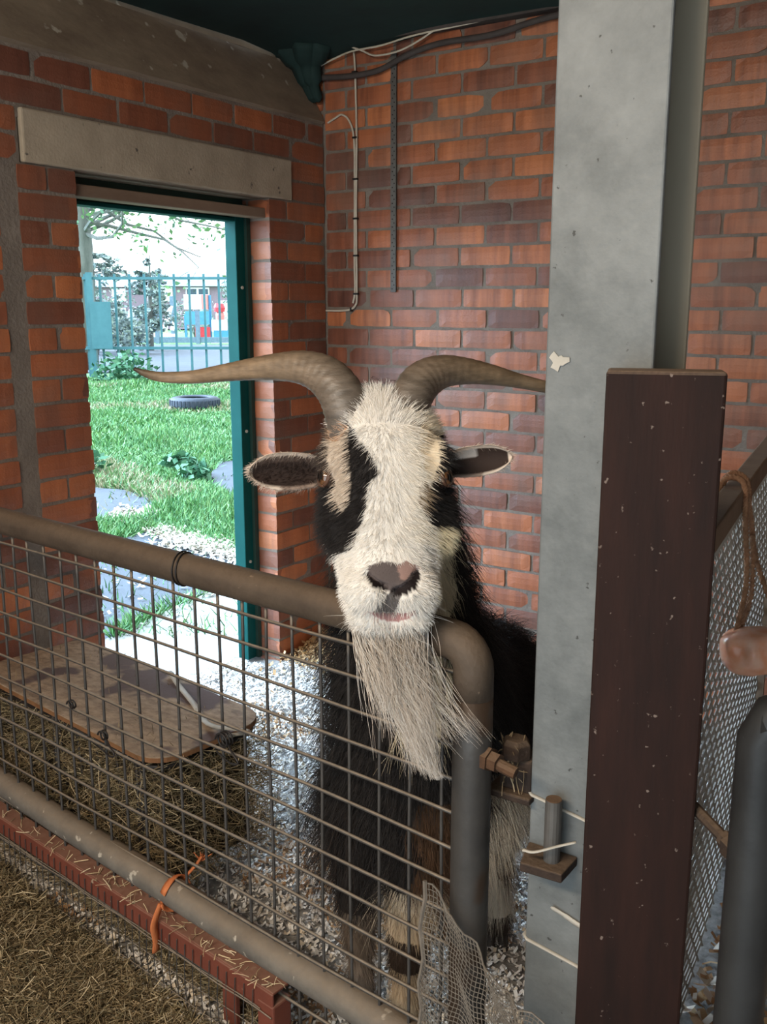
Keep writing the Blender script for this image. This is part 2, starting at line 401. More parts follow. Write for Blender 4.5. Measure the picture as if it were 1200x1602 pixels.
# sloping wall plate board on top of the door wall
mb = MB()
prof = [(0.012, 2.14), (-.118, 2.365), (-.150, 2.355), (-.022, 2.125)]
y0, y1 = -1.7, 3.235; n = 44; rings = []
for i in range(n+1):
    y = lerp(y0, y1, i/n); w = .003*mnoise.noise((y*6, 3, 1))
    rings.append([Vector((XL+px, y, pz + w)) for px, pz in prof])
mb.rings(rings)
tag(mb.build('trim_2', M['plate_timber']), 'weathered timber plate sloping along the top of the door wall', 'wall plate', kind='structure')
mb = MB(); mb.box((XL-.19, (y0+y1)/2, 2.40), (.09, y1-y0, .05)); mb.box((XL-.215, (y0+y1)/2, 2.25), (.05, y1-y0, .26))
tag(mb.build('trim_3', M['plate_timber']), 'narrow rough batten above the sloping timber plate', 'batten', kind='structure')
# roof timber along the back wall under the sheet
mb = MB(); mb.box((-.3, YB-.02, 2.425), (4.1, .05, .06))
tag(mb.build('trim_4', M['cable_dark']), 'dark roof timber along the top of the back wall', 'timber', kind='structure')

# door frame: green steel jambs and head, brown batten above
d = empty('door_1', (XL-.12, (DOOR0+DOOR1)/2, 0), 'green steel door frame set in the brick doorway', 'door frame'); d['kind'] = 'structure'
FX = XL - .135
mb = MB(); mb.box((FX, DOOR1-.035, .905), (.055, .07, 1.80)); mb.build('jamb', M['teal'], d, bevel=.003)
mb = MB(); mb.box((FX+.03, DOOR1-.012, .90), (.02, .022, 1.79)); mb.build('jamb_stop', M['dark_green'], d)
mb = MB(); mb.box((FX, DOOR0+.035, .905), (.055, .07, 1.80)); mb.build('jamb', M['teal'], d, bevel=.003)
mb = MB(); mb.box((FX, (DOOR0+DOOR1)/2, 1.748), (.055, DOOR1-DOOR0-.14, .014)); mb.build('head', M['teal'], d, bevel=.003)
mb = MB(); mb.box((FX+.085, (DOOR0+DOOR1)/2+.005, 1.772), (.06, DOOR1-DOOR0-.004, .036)); mb.build('batten', M['batten'], d, bevel=.004)
mb = MB(); mb.box((FX-.01, (DOOR0+DOOR1)/2, 1.79), (.03, DOOR1-DOOR0-.004, .09)); mb.build('gap_filler', M['dark_green'], d)  # dark box added so no sky shows through the recess above the batten
for zz in (.42, .95, 1.5):
    mb = MB(); mb.tube([(FX+.028, DOOR1-.045, zz), (FX+.033, DOOR1-.045, zz)], .006, 8); mb.build('rivet', M['tie'], d)

# ------------------------------------------------------------------ floor
mb = MB(); n = 90; vs = []
X0, X1, Y0, Y1 = -2.62, 1.66, -1.6, 3.25
for j in range(n+1):
    for i in range(n+1):
        x, y = lerp(X0, X1, i/n), lerp(Y0, Y1, j/n)
        z = .012*mnoise.noise((x*4, y*4, 0)) + .008*mnoise.noise((x*13, y*13, 3)) - .004
        if x < -2.45: z = min(z, 0)
        vs.append((x, y, z))
mb.add(vs, [(j*(n+1)+i, j*(n+1)+i+1, (j+1)*(n+1)+i+1, (j+1)*(n+1)+i) for j in range(n) for i in range(n)])
tag(mb.build('floor', M['litter'], smooth=True), 'barn floor littered with wood shavings', 'floor', kind='structure')

def flakes(name, n, pos, cols, size, curl=.5, stretch=2.0):
    """loose curled shavings or chaff, each a bent strip"""
    vs = np.zeros((n, 6, 3)); cc = np.zeros((n, 6, 3))
    for k in range(n):
        p = pos(); L = size*random.uniform(.5, 1.5); w = L/stretch*random.uniform(.5, 1.1)
        a = random.uniform(0, 6.283); tx, ty = random.gauss(0, .35), random.gauss(0, .35)
        u = np.array((math.cos(a), math.sin(a), tx)); v = np.array((-math.sin(a), math.cos(a), ty))
        cz = curl*L*random.uniform(-.4, 1)
        base = np.array(p)
        for i, (fu, lift) in enumerate(((-.5, cz), (0, 0), (.5, cz))):
            c = base + u*fu*L + np.array((0, 0, lift + .004))
            vs[k, i] = c - v*w/2; vs[k, 3+i] = c + v*w/2
        c = np.array(random.choice(cols))*random.uniform(.75, 1.15); cc[k] = c
    fs = []
    for k in range(n):
        b = k*6; fs += [(b, b+1, b+4, b+3), (b+1, b+2, b+5, b+4)]
    mb = MB(); mb.v = [tuple(p) for p in vs.reshape(-1, 3)]; mb.f = fs; mb.c = [tuple(c) for c in cc.reshape(-1, 3)]
    return mb
def strands(n, pos, direc, cols, L, rad, bend=.25, seg=3):
    """loose stalks: three-sided bent prisms"""
    mb = MB(); V = []; F = []; Cc = []
    for k in range(n):
        p = Vector(pos()); d_ = direc().normalized(); ln = L*random.uniform(.4, 1.3); r = rad*random.uniform(.6, 1.4)
        side = d_.cross(Vector((random.gauss(0, 1), random.gauss(0, 1), random.gauss(0, 1)))).normalized(); b2 = d_.cross(side)
        bd = side*ln*random.uniform(-bend, bend); col = tuple(np.array(random.choice(cols))*random.uniform(.7, 1.2))
        b0 = len(V)
        for i in range(seg+1):
            f = i/seg - .5; c = p + d_*f*ln + bd*(.25 - f*f)*2
            for q in range(3):
                th = q*2.094; V.append(tuple(c + (side*math.cos(th) + b2*math.sin(th))*r)); Cc.append(col)
        for i in range(seg):
            for q in range(3):
                F.append((b0+i*3+q, b0+i*3+(q+1) % 3, b0+(i+1)*3+(q+1) % 3, b0+(i+1)*3+q))
    mb.v, mb.f, mb.c = V, F, Cc; return mb
SHAV = [(.84, .80, .75), (.76, .72, .67), (.90, .87, .83), (.6, .57, .53), (.70, .60, .47)]
def pos_pen():
    while True:
        x, y = random.uniform(-2.58, -.5), random.uniform(1.05, 3.2)
        if x < XL + .02 and not DOOR0 + .06 < y < DOOR1 - .08: continue
        if (x + .617)*.108 + (y - 1.19)*.994 < -.10: continue
        break
    return (x, y, .012*mnoise.noise((x*4, y*4, 0)) + .008*mnoise.noise((x*13, y*13, 3)))
tag(flakes('shavings', 46000, pos_pen, SHAV, .0125).build('shavings', M['shaving']), 'white wood shavings covering the goat pen floor', 'bedding', kind='stuff')
TAN = [(.50, .32, .16), (.60, .42, .22), (.42, .26, .13)]
def pos_corner():
    while True:
        x, y = XL + abs(random.gauss(0, .22)), YB - abs(random.gauss(0, .16))
        if y < YB-.01 and x > XL+.01 and x < -1.2: break
    return (x, y, .012 + max(0, .05 - .12*math.hypot(x-XL, y-YB))*random.random())
def pos_dirty():
    while True:
        x, y = random.uniform(-2.3, -.7), random.uniform(1.25, 2.5)
        if mnoise.noise((x*3.1, y*3.1, 8)) > .18: return (x, y, .012*mnoise.noise((x*4, y*4, 0)) + .008*mnoise.noise((x*13, y*13, 3)) + .004)
tag(flakes('soiled_bedding', 2600, pos_dirty, [(.42, .24, .12), (.5, .33, .18), (.22, .13, .07)], .013).build('soiled_bedding', M['shaving']), 'brown soiled patches in the white bedding', 'bedding', kind='stuff')
tag(flakes('chaff', 1800, pos_corner, TAN, .02).build('chaff', M['shaving']), 'tan chaff gathered in the corner behind the door pier', 'chaff', kind='stuff')
def pos_side():
    x, y = random.uniform(-.42, .5), random.uniform(1.0, 2.6)
    return (x, y, .01 + .01*random.random())
tag(flakes('bedding', 3500, pos_side, [(.5, .30, .16), (.62, .42, .24), (.75, .66, .55)], .03).build('bedding', M['shaving']), 'orange tan shavings in the next pen beyond the dark pipe', 'bedding', kind='stuff')

# ------------------------------------------------------------------ the pen gate
GP = Vector((-.617, 1.19, 0)); GD = Vector((-1.308, .142, 0)).normalized(); GN = Vector((GD.y, -GD.x, 0))   # GN points into the pen... checked below
if GN.y < 0: GN = -GN
def G(s, z, n=0): return GP + GD*s + GN*n + Vector((0, 0, z))
GL = 1.83
gate = empty('mesh_gate', GP, 'rusty tubular mesh gate that the goat leans its head over', 'gate')
RT, RB = .945, .205
mb = MB()
pts = [G(0, .865)] + [G(.04 - .04*math.cos(a), .905 + .04*math.sin(a)) for a in np.linspace(0, math.pi/2, 7)] + [G(s, RT) for s in np.linspace(.1, GL, 12)]
mb.tube(pts, .0302, 16); mb.build('top_rail', M['rail'], gate, smooth=True)
mb = MB(); mb.tube([G(0, z) for z in np.linspace(.03, .866, 10)], .0300, 16); mb.build('upright', M['upright'], gate, smooth=True)
mb = MB(); mb.tube([G(GL, .03), G(GL, .5), G(GL, RT)], .0302, 12); mb.build('upright', M['upright'], gate, smooth=True)
mb = MB(); mb.tube([G(s, RB + .030*s + .002*math.sin(s*9), .003*math.sin(s*5)) for s in np.linspace(.02, GL, 30)], .0302, 16); mb.build('bottom_rail', M['low_rail'], gate, smooth=True)
# weldmesh: vertical wires on the far side, horizontal wires on the near side
mb = MB(); r_ = .0031
x0 = (-.617+.887)/1.308*1.3157 - .0645*4
k = 0
while True:
    s = .055 + k*.0645
    if s > GL - .03: break
    mb.tube([G(s + .0012*math.sin(z*11+k), z, .0032 + .0015*math.sin(z*7+k*2)) for z in np.linspace(.07, .925, 14)], r_, 6); k += 1
mb.build('mesh_wires_vertical', M['wire'], gate, smooth=True)
mb = MB(); z = .893
while z > .06:
    mb.tube([G(s, z + .0018*math.sin(s*6+z*30), -.0032 + .002*math.sin(s*8+z*9)) for s in np.linspace(.02, GL-.02, 40)], r_*1.08, 6); z -= .0575
mb.build('mesh_wires_horizontal', M['wire'], gate, smooth=True)
# two turns of wire around the top rail
mb = MB()
for off in (.0, .011):
    s0 = .655 + off
    mb.tube([G(s0 + .010*math.sin(a), RT + .032*math.cos(a), .032*math.sin(a)) for a in np.linspace(0, 6.4, 26)], .0016, 6)
mb.build('binding_wire', M['dark_wire'], gate, smooth=True)
# eye bolt hinge through the upright
hz = .775
mb = MB()
mb.tube([G(.0, hz), G(-.034, hz-.002)], .019, 6); mb.tube([G(-.030, hz-.002), G(-.048, hz-.004)], .015, 6); mb.tube([G(-.04, hz-.004), G(-.075, hz-.012, .004)], .0095, 10)
mb.build('eye_bolt', M['rust'], gate)
# dried filth and hay caught on the rail are left to the surface; loose straw is built with the hay

# twist of wire left on the mesh where the feeder is clipped
def wire_loop(name, c, ax, label, rad=.014, turns=3, hook=True):
    c = Vector(c); mb = MB()
    pts = [c + GD*(rad*math.cos(a)) + Vector((0, 0, rad*math.sin(a))) + GN*(.006*a/6.28*1.2 - .008) for a in np.linspace(0, 6.283*turns, 16*turns)]
    mb.tube(pts, .0022, 6)
    if hook:
        mb.tube(catmull([pts[-1], c + GD*-.03 + Vector((0, 0, -.012)) + GN*-.008, c + GD*-.05 + Vector((0, 0, -.028)) + GN*-.01, c + GD*-.03 + Vector((0, 0, -.036)) + GN*-.01, c + GD*.012 + Vector((0, 0, -.025)) + GN*-.008], 5), .002, 6)
    return tag(mb.build(name, M['dark_wire'], smooth=True), label, 'wire tie', 'wire ties on the feeder')

# ------------------------------------------------------------------ lidded hay feeder hung on the pen side of the gate
F0 = Vector((-1.50, 1.372, 0)); FD = Vector((-1, .145, 0)).normalized(); FN = Vector((FD.y, -FD.x, 0))
if FN.y < 0: FN = -FN
def Fp(s, w, z): return F0 + FD*s + FN*w + Vector((0, 0, z))
LZ = .435
feeder = empty('hay_feeder', Fp(0, 0, 0), 'board-lidded hay feeder hanging behind the mesh gate, hay bulging below the lid', 'hay feeder')
LW, LL = .34, .86
def outline(grow=0):
    pts = []
    def arc(cx, cw, r, a0, a1, n=7):
        for a in np.linspace(a0, a1, n): pts.append((cx + (r+grow)*math.cos(a), cw + (r+grow)*math.sin(a)))
    r = .075
    arc(r, r, r, -math.pi/2, -math.pi, 7); arc(r*1.1, LW-r*1.1, r*1.1, math.pi, math.pi/2, 7)
    arc(LL-.03, LW-.03, .03, math.pi/2, 0, 4); arc(LL-.03, .03, .03, 0, -math.pi/2, 4)
    return pts
ol = outline(); n = len(ol)
mb = MB(); top = [Fp(s, w, LZ + .004*mnoise.noise((s*5, w*5, 1))) for s, w in ol]; bot = [Fp(s, w, LZ-.013) for s, w in ol]
c = Fp(LL/2, LW/2, LZ)
mb.rings([bot, top], cap=False); mb.f.append(tuple(range(n, 2*n))); mb.f.append(tuple(range(n-1, -1, -1)))
lid = mb.build('lid', M['lid'], feeder)
mb = MB(); mb.rings([[Fp(s, w, LZ-.0135) for s, w in outline(.0015)], [Fp(s, w, LZ-.002) for s, w in outline(.0015)]], cap=False); mb.build('lid_edge', M['lid_edge'], lid)
# feeder basket of dark bar
mb = MB()
def loop(z, g): return [Fp(s, w, z) for s, w in outline(g)] + [Fp(*outline(g)[0], z)]
mb.tube(loop(LZ-.03, -.012), .006, 6); mb.tube(loop(.12, -.03), .005, 6)
for s in np.arange(.09, LL, .085): mb.tube([Fp(s, .012, LZ-.03), Fp(s, .03, .12)], .004, 6); mb.tube([Fp(s, LW-.012, LZ-.03), Fp(s, LW-.03, .12)], .004, 6)
for s in (.075, .09, .45, .80): mb.tube([Fp(s, .01, LZ-.02), Fp(s, .012, .10)], .006, 6)
mb.build('basket', M['dark_wire'], feeder, smooth=True)
HAYC = [(.25, .185, .10), (.34, .255, .145), (.15, .108, .056), (.48, .38, .24), (.08, .06, .033), (.19, .155, .085)]
def pos_feed():
    while True:
        s, w, z = random.uniform(-.015, LL), random.uniform(-.012, LW+.01), random.uniform(.10, LZ-.02)
        if min(s, w, LW-w) < .06 or z > LZ-.06: return Fp(s, w, z)
def dir_any(): return Vector((random.gauss(0, 1), random.gauss(0, 1), random.gauss(0, .6)))
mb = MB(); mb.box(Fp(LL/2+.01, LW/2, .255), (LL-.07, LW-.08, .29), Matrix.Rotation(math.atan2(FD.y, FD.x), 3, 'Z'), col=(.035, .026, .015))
hb = strands(11000, pos_feed, dir_any, HAYC, .075, .0007, .35)
k0 = len(mb.v); mb.v += hb.v; mb.c += hb.c; mb.f += [tuple(i+k0 for i in f) for f in hb.f]
tag(mb.build('hay', M['fodder']), 'matted hay packed in the basket under the feeder lid', 'hay', kind='stuff')
# strap lying over the lid and hooked to the mesh
mb = MB(); pts = catmull([Fp(.40, .326, LZ+.012), Fp(.375, .318, LZ+.022), Fp(.31, .295, LZ+.012), Fp(.18, .245, LZ+.012), Fp(.05, .19, LZ+.014), G(.60, .60, .09), G(.57, .625, .015)], 6)
mb.tube([Vector(p) for p in pts], .008, 8, flat=.45)
tag(mb.build('strap', M['tie'], smooth=True), 'pale strap lying across the feeder lid and hooked to the gate', 'strap')
wire_loop('wire_tie', G(.56, .628, -.004), 0, 'coiled dark wire tie at the right-hand end of the feeder lid')
wire_loop('wire_tie', G(.954, .520, -.004), 0, 'dark wire tie near the middle of the feeder lid', .010, 2, True)
wire_loop('wire_tie', G(1.069, .560, -.004), 0, 'dark wire tie toward the left part of the feeder lid', .009, 2, False)

# ------------------------------------------------------------------ red barrier with mesh and hay in the near pen
B0 = T(1.578, -.193, 0); B1 = T(2.235, -.975, 0); BD = (B1-B0).normalized(); BN = Vector((-BD.y, BD.x, 0))
if BN.y > 0: BN = -BN                        # toward the photographer
def Bp(s, n_, z): return B0 + BD*s + BN*n_ + Vector((0, 0, z))
RZ = .172; BL = 1.20
bar = empty('red_barrier', B0, 'low red framed mesh barrier in front of the gate foot', 'barrier')
rotB = Matrix.Rotation(math.atan2(BD.y, BD.x), 3, 'Z')
mb = MB(); mb.box(Bp(BL/2, 0, RZ), (BL, .042, .006), rotB); mb.box(Bp(BL/2, .020, RZ-.022), (BL, .006, .044), rotB); mb.build('top_angle', M['red_paint'], bar, bevel=.002)
mb = MB(); mb.box(Bp(.02, 0, RZ/2-.01), (.045, .048, RZ-.03), rotB); mb.build('end_post', M['red_paint'], bar, bevel=.004)
mb = MB(); mb.box(Bp(.16, -.012, RZ/2-.02), (.04, .012, RZ-.05), rotB); mb.build('stile', M['red_paint'], bar, bevel=.002)
mb = MB()
for s in np.arange(.05, BL, .0255): mb.tube([Bp(s, .026, RZ-.01), Bp(s+.003, .028, RZ*.5), Bp(s, .026, .0)], .0011, 5)
for z in np.arange(.03, RZ-.02, .05): mb.tube([Bp(s, .027, z+.002*math.sin(s*20)) for s in np.linspace(.03, BL, 20)], .0011, 5)
mb.build('mesh', M['wire'], bar)
mb = MB(); mb.tube([Bp(s, .027, RZ-.047+.002*math.sin(s*30)) for s in np.linspace(0, BL, 40)], .0016, 5); mb.build('edge_wire', M['wire'], bar)
# orange twine tying rail and barrier
tw = MB(); sB = .36
pc = G(.74, RB + .022)
ringp = [pc + Vector((0, 0, .034*math.cos(a))) + GN*(.034*math.sin(a)) + GD*(.004*math.sin(2*a)) for a in np.linspace(-1.2, 4.4, 18)]
tw.tube(ringp, [.011]*18, 6, flat=.25)
e = Bp(.345, .03, RZ-.04); q = ringp[0]
tw.tube([Vector(p) for p in catmull([ringp[-1], (ringp[-1]+e)/2 + BN*.012, e, e + Vector((0, 0, -.03)) + BD*.004], 5)], .010, 6, flat=.3)
tw.tube([Vector(p) for p in catmull([pc + GN*.03 + Vector((0, 0, .02)), pc + GN*.045 + Vector((0, 0, .05)) + GD*-.02, pc + GN*.05 + Vector((0, 0, .075)) + GD*-.035], 5)], .008, 6, flat=.4)
for k in range(7):
    a0 = pc + GN*.05 + Vector((0, 0, .06)) + GD*-.03
    tw.tube([a0, a0 + Vector((random.gauss(0, .012), random.gauss(0, .012), random.uniform(.005, .03)))], .0012, 4)
tag(tw.build('twine', M['twine'], smooth=True), 'orange twine tied round the lower gate rail and red barrier', 'twine')
# hay heaped on this side of the barrier
def heap(s, n_): return max(0, .06*math.exp(-((s-1.15)/.5)**2) * math.exp(-((n_-.16)/.22)**2)) + .035*math.exp(-((n_-.3)/.2)**2)
def pos_heap():
    s, n_ = random.uniform(.12, BL+.1), .032 + abs(random.gauss(0, .26))
    if random.random() < .12: n_ = random.uniform(-.09, -.03); return Bp(s, n_, .015 + .09*random.random()*min(1, max(0, s-.45)*2))
    p = Bp(s, n_, heap(s, n_)*random.uniform(.75, 1.05) + .004)
    return p if p.x > XL + .06 else Bp(.9, n_, .01)
mb = MB(); gs, gn = 40, 20; vs = [Bp(lerp(.03, BL+.1, i/gs), lerp(.10, .75, j/gn), heap(lerp(.03, BL+.1, i/gs), lerp(.10, .75, j/gn))*.9 + .006*mnoise.noise((i*.5, j*.5, 0)) - (.05 if j == gn or i in (0, gs) else (.012 if j == gn-1 else 0))) for j in range(gn+1) for i in range(gs+1)]
mb.add(vs, [(j*(gs+1)+i, j*(gs+1)+i+1, (j+1)*(gs+1)+i+1, (j+1)*(gs+1)+i) for j in range(gn) for i in range(gs)], (.10, .075, .045))
hb = strands(20000, pos_heap, lambda: Vector((random.gauss(0, 1), random.gauss(0, 1), random.gauss(0, .4))), HAYC, .065, .0008, .35)
k0 = len(mb.v); mb.v += hb.v; mb.c += hb.c; mb.f += [tuple(i+k0 for i in f) for f in hb.f]
tag(mb.build('hay', M['fodder']), 'heap of loose hay on the near side of the red barrier', 'hay', kind='stuff')
# wisps of straw caught on the barrier and rails
def pos_wisp():
    s = random.uniform(.0, BL)
    return Bp(s, random.uniform(-.01, .03), RZ + .004 + .008*random.random())
tag(strands(120, pos_wisp, dir_any, [(.5, .38, .22), (.6, .47, .3)], .03, .0008, .4).build('straw_wisps', M['fodder']), 'short wisps of straw along the red barrier', 'straw', kind='stuff')

# ------------------------------------------------------------------ galvanised column
CX0, CX1, CY0, CY1 = -.549, -.397, 1.256, 1.41
colm = empty('steel_column', ((CX0+CX1)/2, (CY0+CY1)/2, 0), 'tall galvanised steel column right of the goat', 'column')
cxm = (CX0+CX1)/2
mb = MB(); mb.box((cxm, CY0+.0045, 1.21), (CX1-CX0, .009, 2.42)); mb.build('front_flange', M['galv'], colm, bevel=.003)
mb = MB(); mb.box((cxm, (CY0+CY1)/2, 1.21), (.007, CY1-CY0-.02, 2.42)); mb.build('web', M['galv'], colm)
mb = MB(); mb.box((cxm, CY1-.0045, 1.21), (CX1-CX0, .009, 2.42)); mb.build('back_flange', M['steel_back'], colm, bevel=.003)
# pale flake stuck on the face
mb = MB(); ctr = Vector((-.529, CY0-.001, 1.356)); ring = []
for k in range(16):
    a = k/16*6.283; r = .013*(1+.35*math.sin(3*a+1)+.2*math.sin(7*a)); ring.append(ctr + Vector((r*math.cos(a), 0, r*.8*math.sin(a))))
mb.rings([ring, [p + Vector((0, -.0015, 0)) for p in ring]])
mb.build('plaster_flake', M['tie'], colm)
# hinge bracket to the left of the column: plate, gusset and hex bolt
br = empty('hinge_bracket', (-.57, CY0+.03, .72), 'rusty hinge bracket with a big hex bolt between gate and column', 'bracket')
mb = MB(); mb.box((-.580, CY0+.012, .690), (.075, .06, .012)); mb.build('plate', M['dark_rust'], br, bevel=.003)
mb = MB(); mb.tube([(-.585, CY0+.012, .70), (-.585, CY0+.012, .745)], .012, 10); mb.build('pin', M['dark_rust'], br)
mb = MB(); mb.tube([(-.575, CY0+.0, .752), (-.575, CY0+.0, .775), (-.575, CY0, .783)], [.024, .024, .018], 6); mb.build('hex_bolt', M['dark_rust'], br, bevel=.002)
mb = MB(); mb.box((-.575, CY0+.02, .722), (.055, .045, .058)); mb.build('eye_block', M['dark_rust'], br, bevel=.006)
bw = strands(26, lambda: (-.575 + random.gauss(0, .012), CY0 - .004 + random.gauss(0, .008), random.uniform(.70, .775)), lambda: Vector((random.gauss(0, .5), random.gauss(0, .4), random.gauss(0, 1))), [(.34, .25, .15), (.26, .18, .10)], .05, .0009, .4)
tag(bw.build('straw_wisps', M['fodder']), 'wisps of straw caught on the rusty hinge bracket', 'straw', kind='stuff')
# gudgeon with an upright pin on the face
gu = empty('gudgeon_bracket', (-.505, CY0-.03, .615), 'gudgeon pin standing on a small plate bolted to the column face', 'bracket')
mb = MB()
pl = [(-.548, CY0-.001), (-.468, CY0-.001), (-.470, CY0-.058), (-.535, CY0-.062)]
mb.rings([[Vector((x, y, .602)) for x, y in pl], [Vector((x, y, .617)) for x, y in pl]]); mb.build('plate', M['dark_rust'], gu, bevel=.002)
mb = MB(); mb.tube([(-.498, CY0-.030, .612), (-.498, CY0-.030, .70), (-.498, CY0-.030, .716), (-.498, CY0-.030, .7165)], [.0125, .0125, .0122, .011], 16); mb.build('pin', M['strap'], gu)
mb = MB(); mb.tube([(-.498, CY0-.030, .7163), (-.498, CY0-.030, .7172)], [.0121, .0118], 16); mb.build('pin_top', M['rust'], gu)
# cable ties round the column
def col_tie(z0, z1, label, zb=None):
    mb = MB(); pad = .002
    pts = [(CX0-.002, CY0+.02, z0+.004), (CX0-.0025, CY0+.002, z0+.002), (CX0+.004, CY0-pad, z0), (lerp(CX0, CX1, .3), CY0-pad, lerp(z0, z1, .3)), (lerp(CX0, CX1, .65), CY0-pad, lerp(z0, z1, .7)), (CX1-.004, CY0-pad, z1), (CX1+.0025, CY0+.003, z1), (CX1+.002, CY0+.02, z1)]
    mb.tube([Vector(p) for p in pts], .0042, 6, flat=.4, up=(0, -1, 0))
    return tag(mb.build('cable_tie', M['tie'], smooth=True), label, 'cable tie', 'cable ties on the column')
col_tie(.697, .672, 'white cable tie round the column behind the gudgeon pin')
col_tie(.447, .425, 'lowest white cable tie round the column, above the netting')
mb = MB(); mb.tube([Vector(p) for p in catmull([(-.455, CY0-.045, .668), (-.48, CY0-.055, .658), (-.512, CY0-.062, .642), (-.530, CY0-.063, .640)], 5)], [.0032]*15+[.0038], 6, flat=.5)
tag(mb.build('cable_tie', M['tie'], smooth=True), 'loose tail of a white cable tie crossing the gudgeon pin', 'cable tie')
mb = MB(); mb.tube([Vector(p) for p in catmull([(-.437, CY0-.003, .500), (-.462, CY0-.004, .506), (-.486, CY0-.004, .514), (-.505, CY0-.008, .522)], 5)], [.005]*10+[.004]*5+[.0015], 6, flat=.3, up=(0, -1, 0))
tag(mb.build('cable_tie', M['tie'], smooth=True), 'frayed stub of cable tie below the gudgeon plate', 'cable tie')

# ------------------------------------------------------------------ brown timber post
wc = T(1.215, .3545, 0)
mb = MB(); rotW = Matrix.Rotation(YAW - math.radians(14.5), 3, 'Z')
mb.box(wc + Vector((0, 0, .676)), (.1435, .062, 1.352), rotW)
post = tag(mb.build('timber_post', M['brown_wood'], bevel=.004), 'dark brown stained square timber post in the right foreground', 'post')

# ------------------------------------------------------------------ right-hand gate: only its hinge upright is in the picture
PG = T(1.06, .452, 0)
rg = empty('tube_gate', PG, 'dark tubular gate hung on the brown timber post at the right edge', 'gate')
gd = (RX*.86 - VX*.5).normalized()
mb = MB(); mb.tube([PG + Vector((0, 0, z)) for z in (.03, .3, .6, .85, .925)] + [PG + gd*.012 + Vector((0, 0, .955)), PG + gd*.05 + Vector((0, 0, .975))], [.0302]*6+[.029], 16); mb.build('upright', M['dark_pipe'], rg, smooth=True)
mb = MB(); mb.tube([PG + gd*s + Vector((0, 0, .95)) for s in (.0, .3, .9)], .030, 12); mb.build('top_rail', M['dark_pipe'], rg, smooth=True)
mb = MB(); mb.tube([PG + gd*s + Vector((0, 0, .18)) for s in (.0, .3, .9)], .030, 12); mb.build('bottom_rail', M['dark_pipe'], rg, smooth=True)
hzz = .757
mb = MB(); e1 = PG + Vector((0, 0, hzz)); e0 = wc + RX*.065 + Vector((0, 0, hzz+.006))
dv = (e0-e1).normalized()
mb.tube([e1, e1 + dv*.048], .017, 6); mb.tube([e1 + dv*.046, e1 + dv*.06], .013, 8); mb.tube([e1 + dv*.05, e0], .008, 8); mb.build('hinge_bolt', M['dark_rust'], rg)

# ------------------------------------------------------------------ mesh partition beyond the post, rope and salt lick
P0 = Vector((-.385, 1.45, 0)); P1 = Vector((-.56, 3.0, 0)); PD = (P1-P0).normalized(); PL = (P1-P0).length; PN = Vector((PD.y, -PD.x, 0))
def Pp(s, z, n_=0): return P0 + PD*s + PN*n_ + Vector((0, 0, z))
part = empty('mesh_partition', P0, 'dusty expanded mesh partition running back to the brick wall', 'partition')
mb = MB(); mb.rings([[Pp(s, z, n_) for n_, z in ((-.022, 1.03), (.022, 1.03), (.022, 1.075), (-.022, 1.075))] for s in (0, PL)]); mb.build('top_rail', M['panel_rail'], part, bevel=.004)
mb = MB(); rotP = Matrix.Rotation(math.atan2(PD.y, PD.x), 3, 'Z')
mb.box(Pp(0, .52), (.04, .04, 1.04), rotP); mb.box(Pp(PL, .52), (.04, .04, 1.04), rotP); mb.build('end_posts', M['panel_rail'], part)
mb = MB(); cw, chh = .029, .060
ns = int(PL/cw); nzz = int(1.02/chh)
for i in range(ns):                          # expanded steel: zigzag strands joined at the knuckles
    s = .02 + i*cw
    pts = []
    for j in range(nzz*2+1):
        z = 1.03 - j*chh/2; ph = (j % 2)*2 - 1
        pts.append(Pp(s + ph*cw*.17*(1 if i % 2 else -1) + cw/2, z, .004*ph*(1 if i % 2 else -1)))
    mb.tube(pts, .0042, 4, cap=False, flat=.7)
mb.build('mesh', M['expanded'], part)

rs = .50                                     # where the rope goes over the rail
rope = MB()
def twisted(mb, pts, r, strands_=3, pitch=.02):
    P = [Vector(p) for p in pts]; L = 0; acc = [0]
    for a, b in zip(P, P[1:]): L += (b-a).length; acc.append(L)
    for k in range(strands_):
        out = []
        for i, p in enumerate(P):
            tg = (P[min(i+1, len(P)-1)]-P[max(i-1, 0)]).normalized(); a = Vector((.3, .2, .9)); a = (a-tg*a.dot(tg)).normalized(); b = tg.cross(a)
            ph = acc[i]/pitch*6.283 + k*6.283/strands_
            out.append(p + a*(r*.5*math.cos(ph)) + b*(r*.5*math.sin(ph)))
        mb.tube(out, r*.62, 6)
bx = Pp(.395, .80, .075)                     # centre of the salt block
ca = catmull([bx + Vector((-.035, -.02, .012)), Pp(rs-.06, .90, .045), Pp(rs-.03, 1.01, .032), Pp(rs, 1.088, .02), Pp(rs+.01, 1.090, -.02), Pp(rs+.02, 1.02, -.032), Pp(rs+.02, .93, -.03)], 14)
twisted(rope, ca, .0062)
cb = catmull([bx + Vector((.045, .0, .035)), Pp(rs-.02, .93, .06), Pp(rs+.02, 1.02, .035), Pp(rs+.035, 1.090, .02), Pp(rs+.04, 1.092, -.018), Pp(rs+.04, 1.0, -.03)], 14)
twisted(rope, cb, .0062)
cc_ = catmull([bx + Vector((-.033, -.018, .010)), Pp(rs-.055, .88, .055), Pp(rs-.02, .99, .046)], 12)
twisted(rope, cc_, .006)
tag(rope.build('rope', M['rope'], smooth=True), 'brown jute rope looped over the mesh partition rail', 'rope')
m, nn, ll, pp = nodes('salt'); 
t1 = N(nn, 'ShaderNodeTexNoise', Scale=22, Detail=4); co = nn.new('ShaderNodeTexCoord'); ll.new(co.outputs['Object'], t1.inputs['Vector'])
r1 = nn.new('ShaderNodeValToRGB'); r1.color_ramp.elements[0].position = .35; r1.color_ramp.elements[1].position = .66
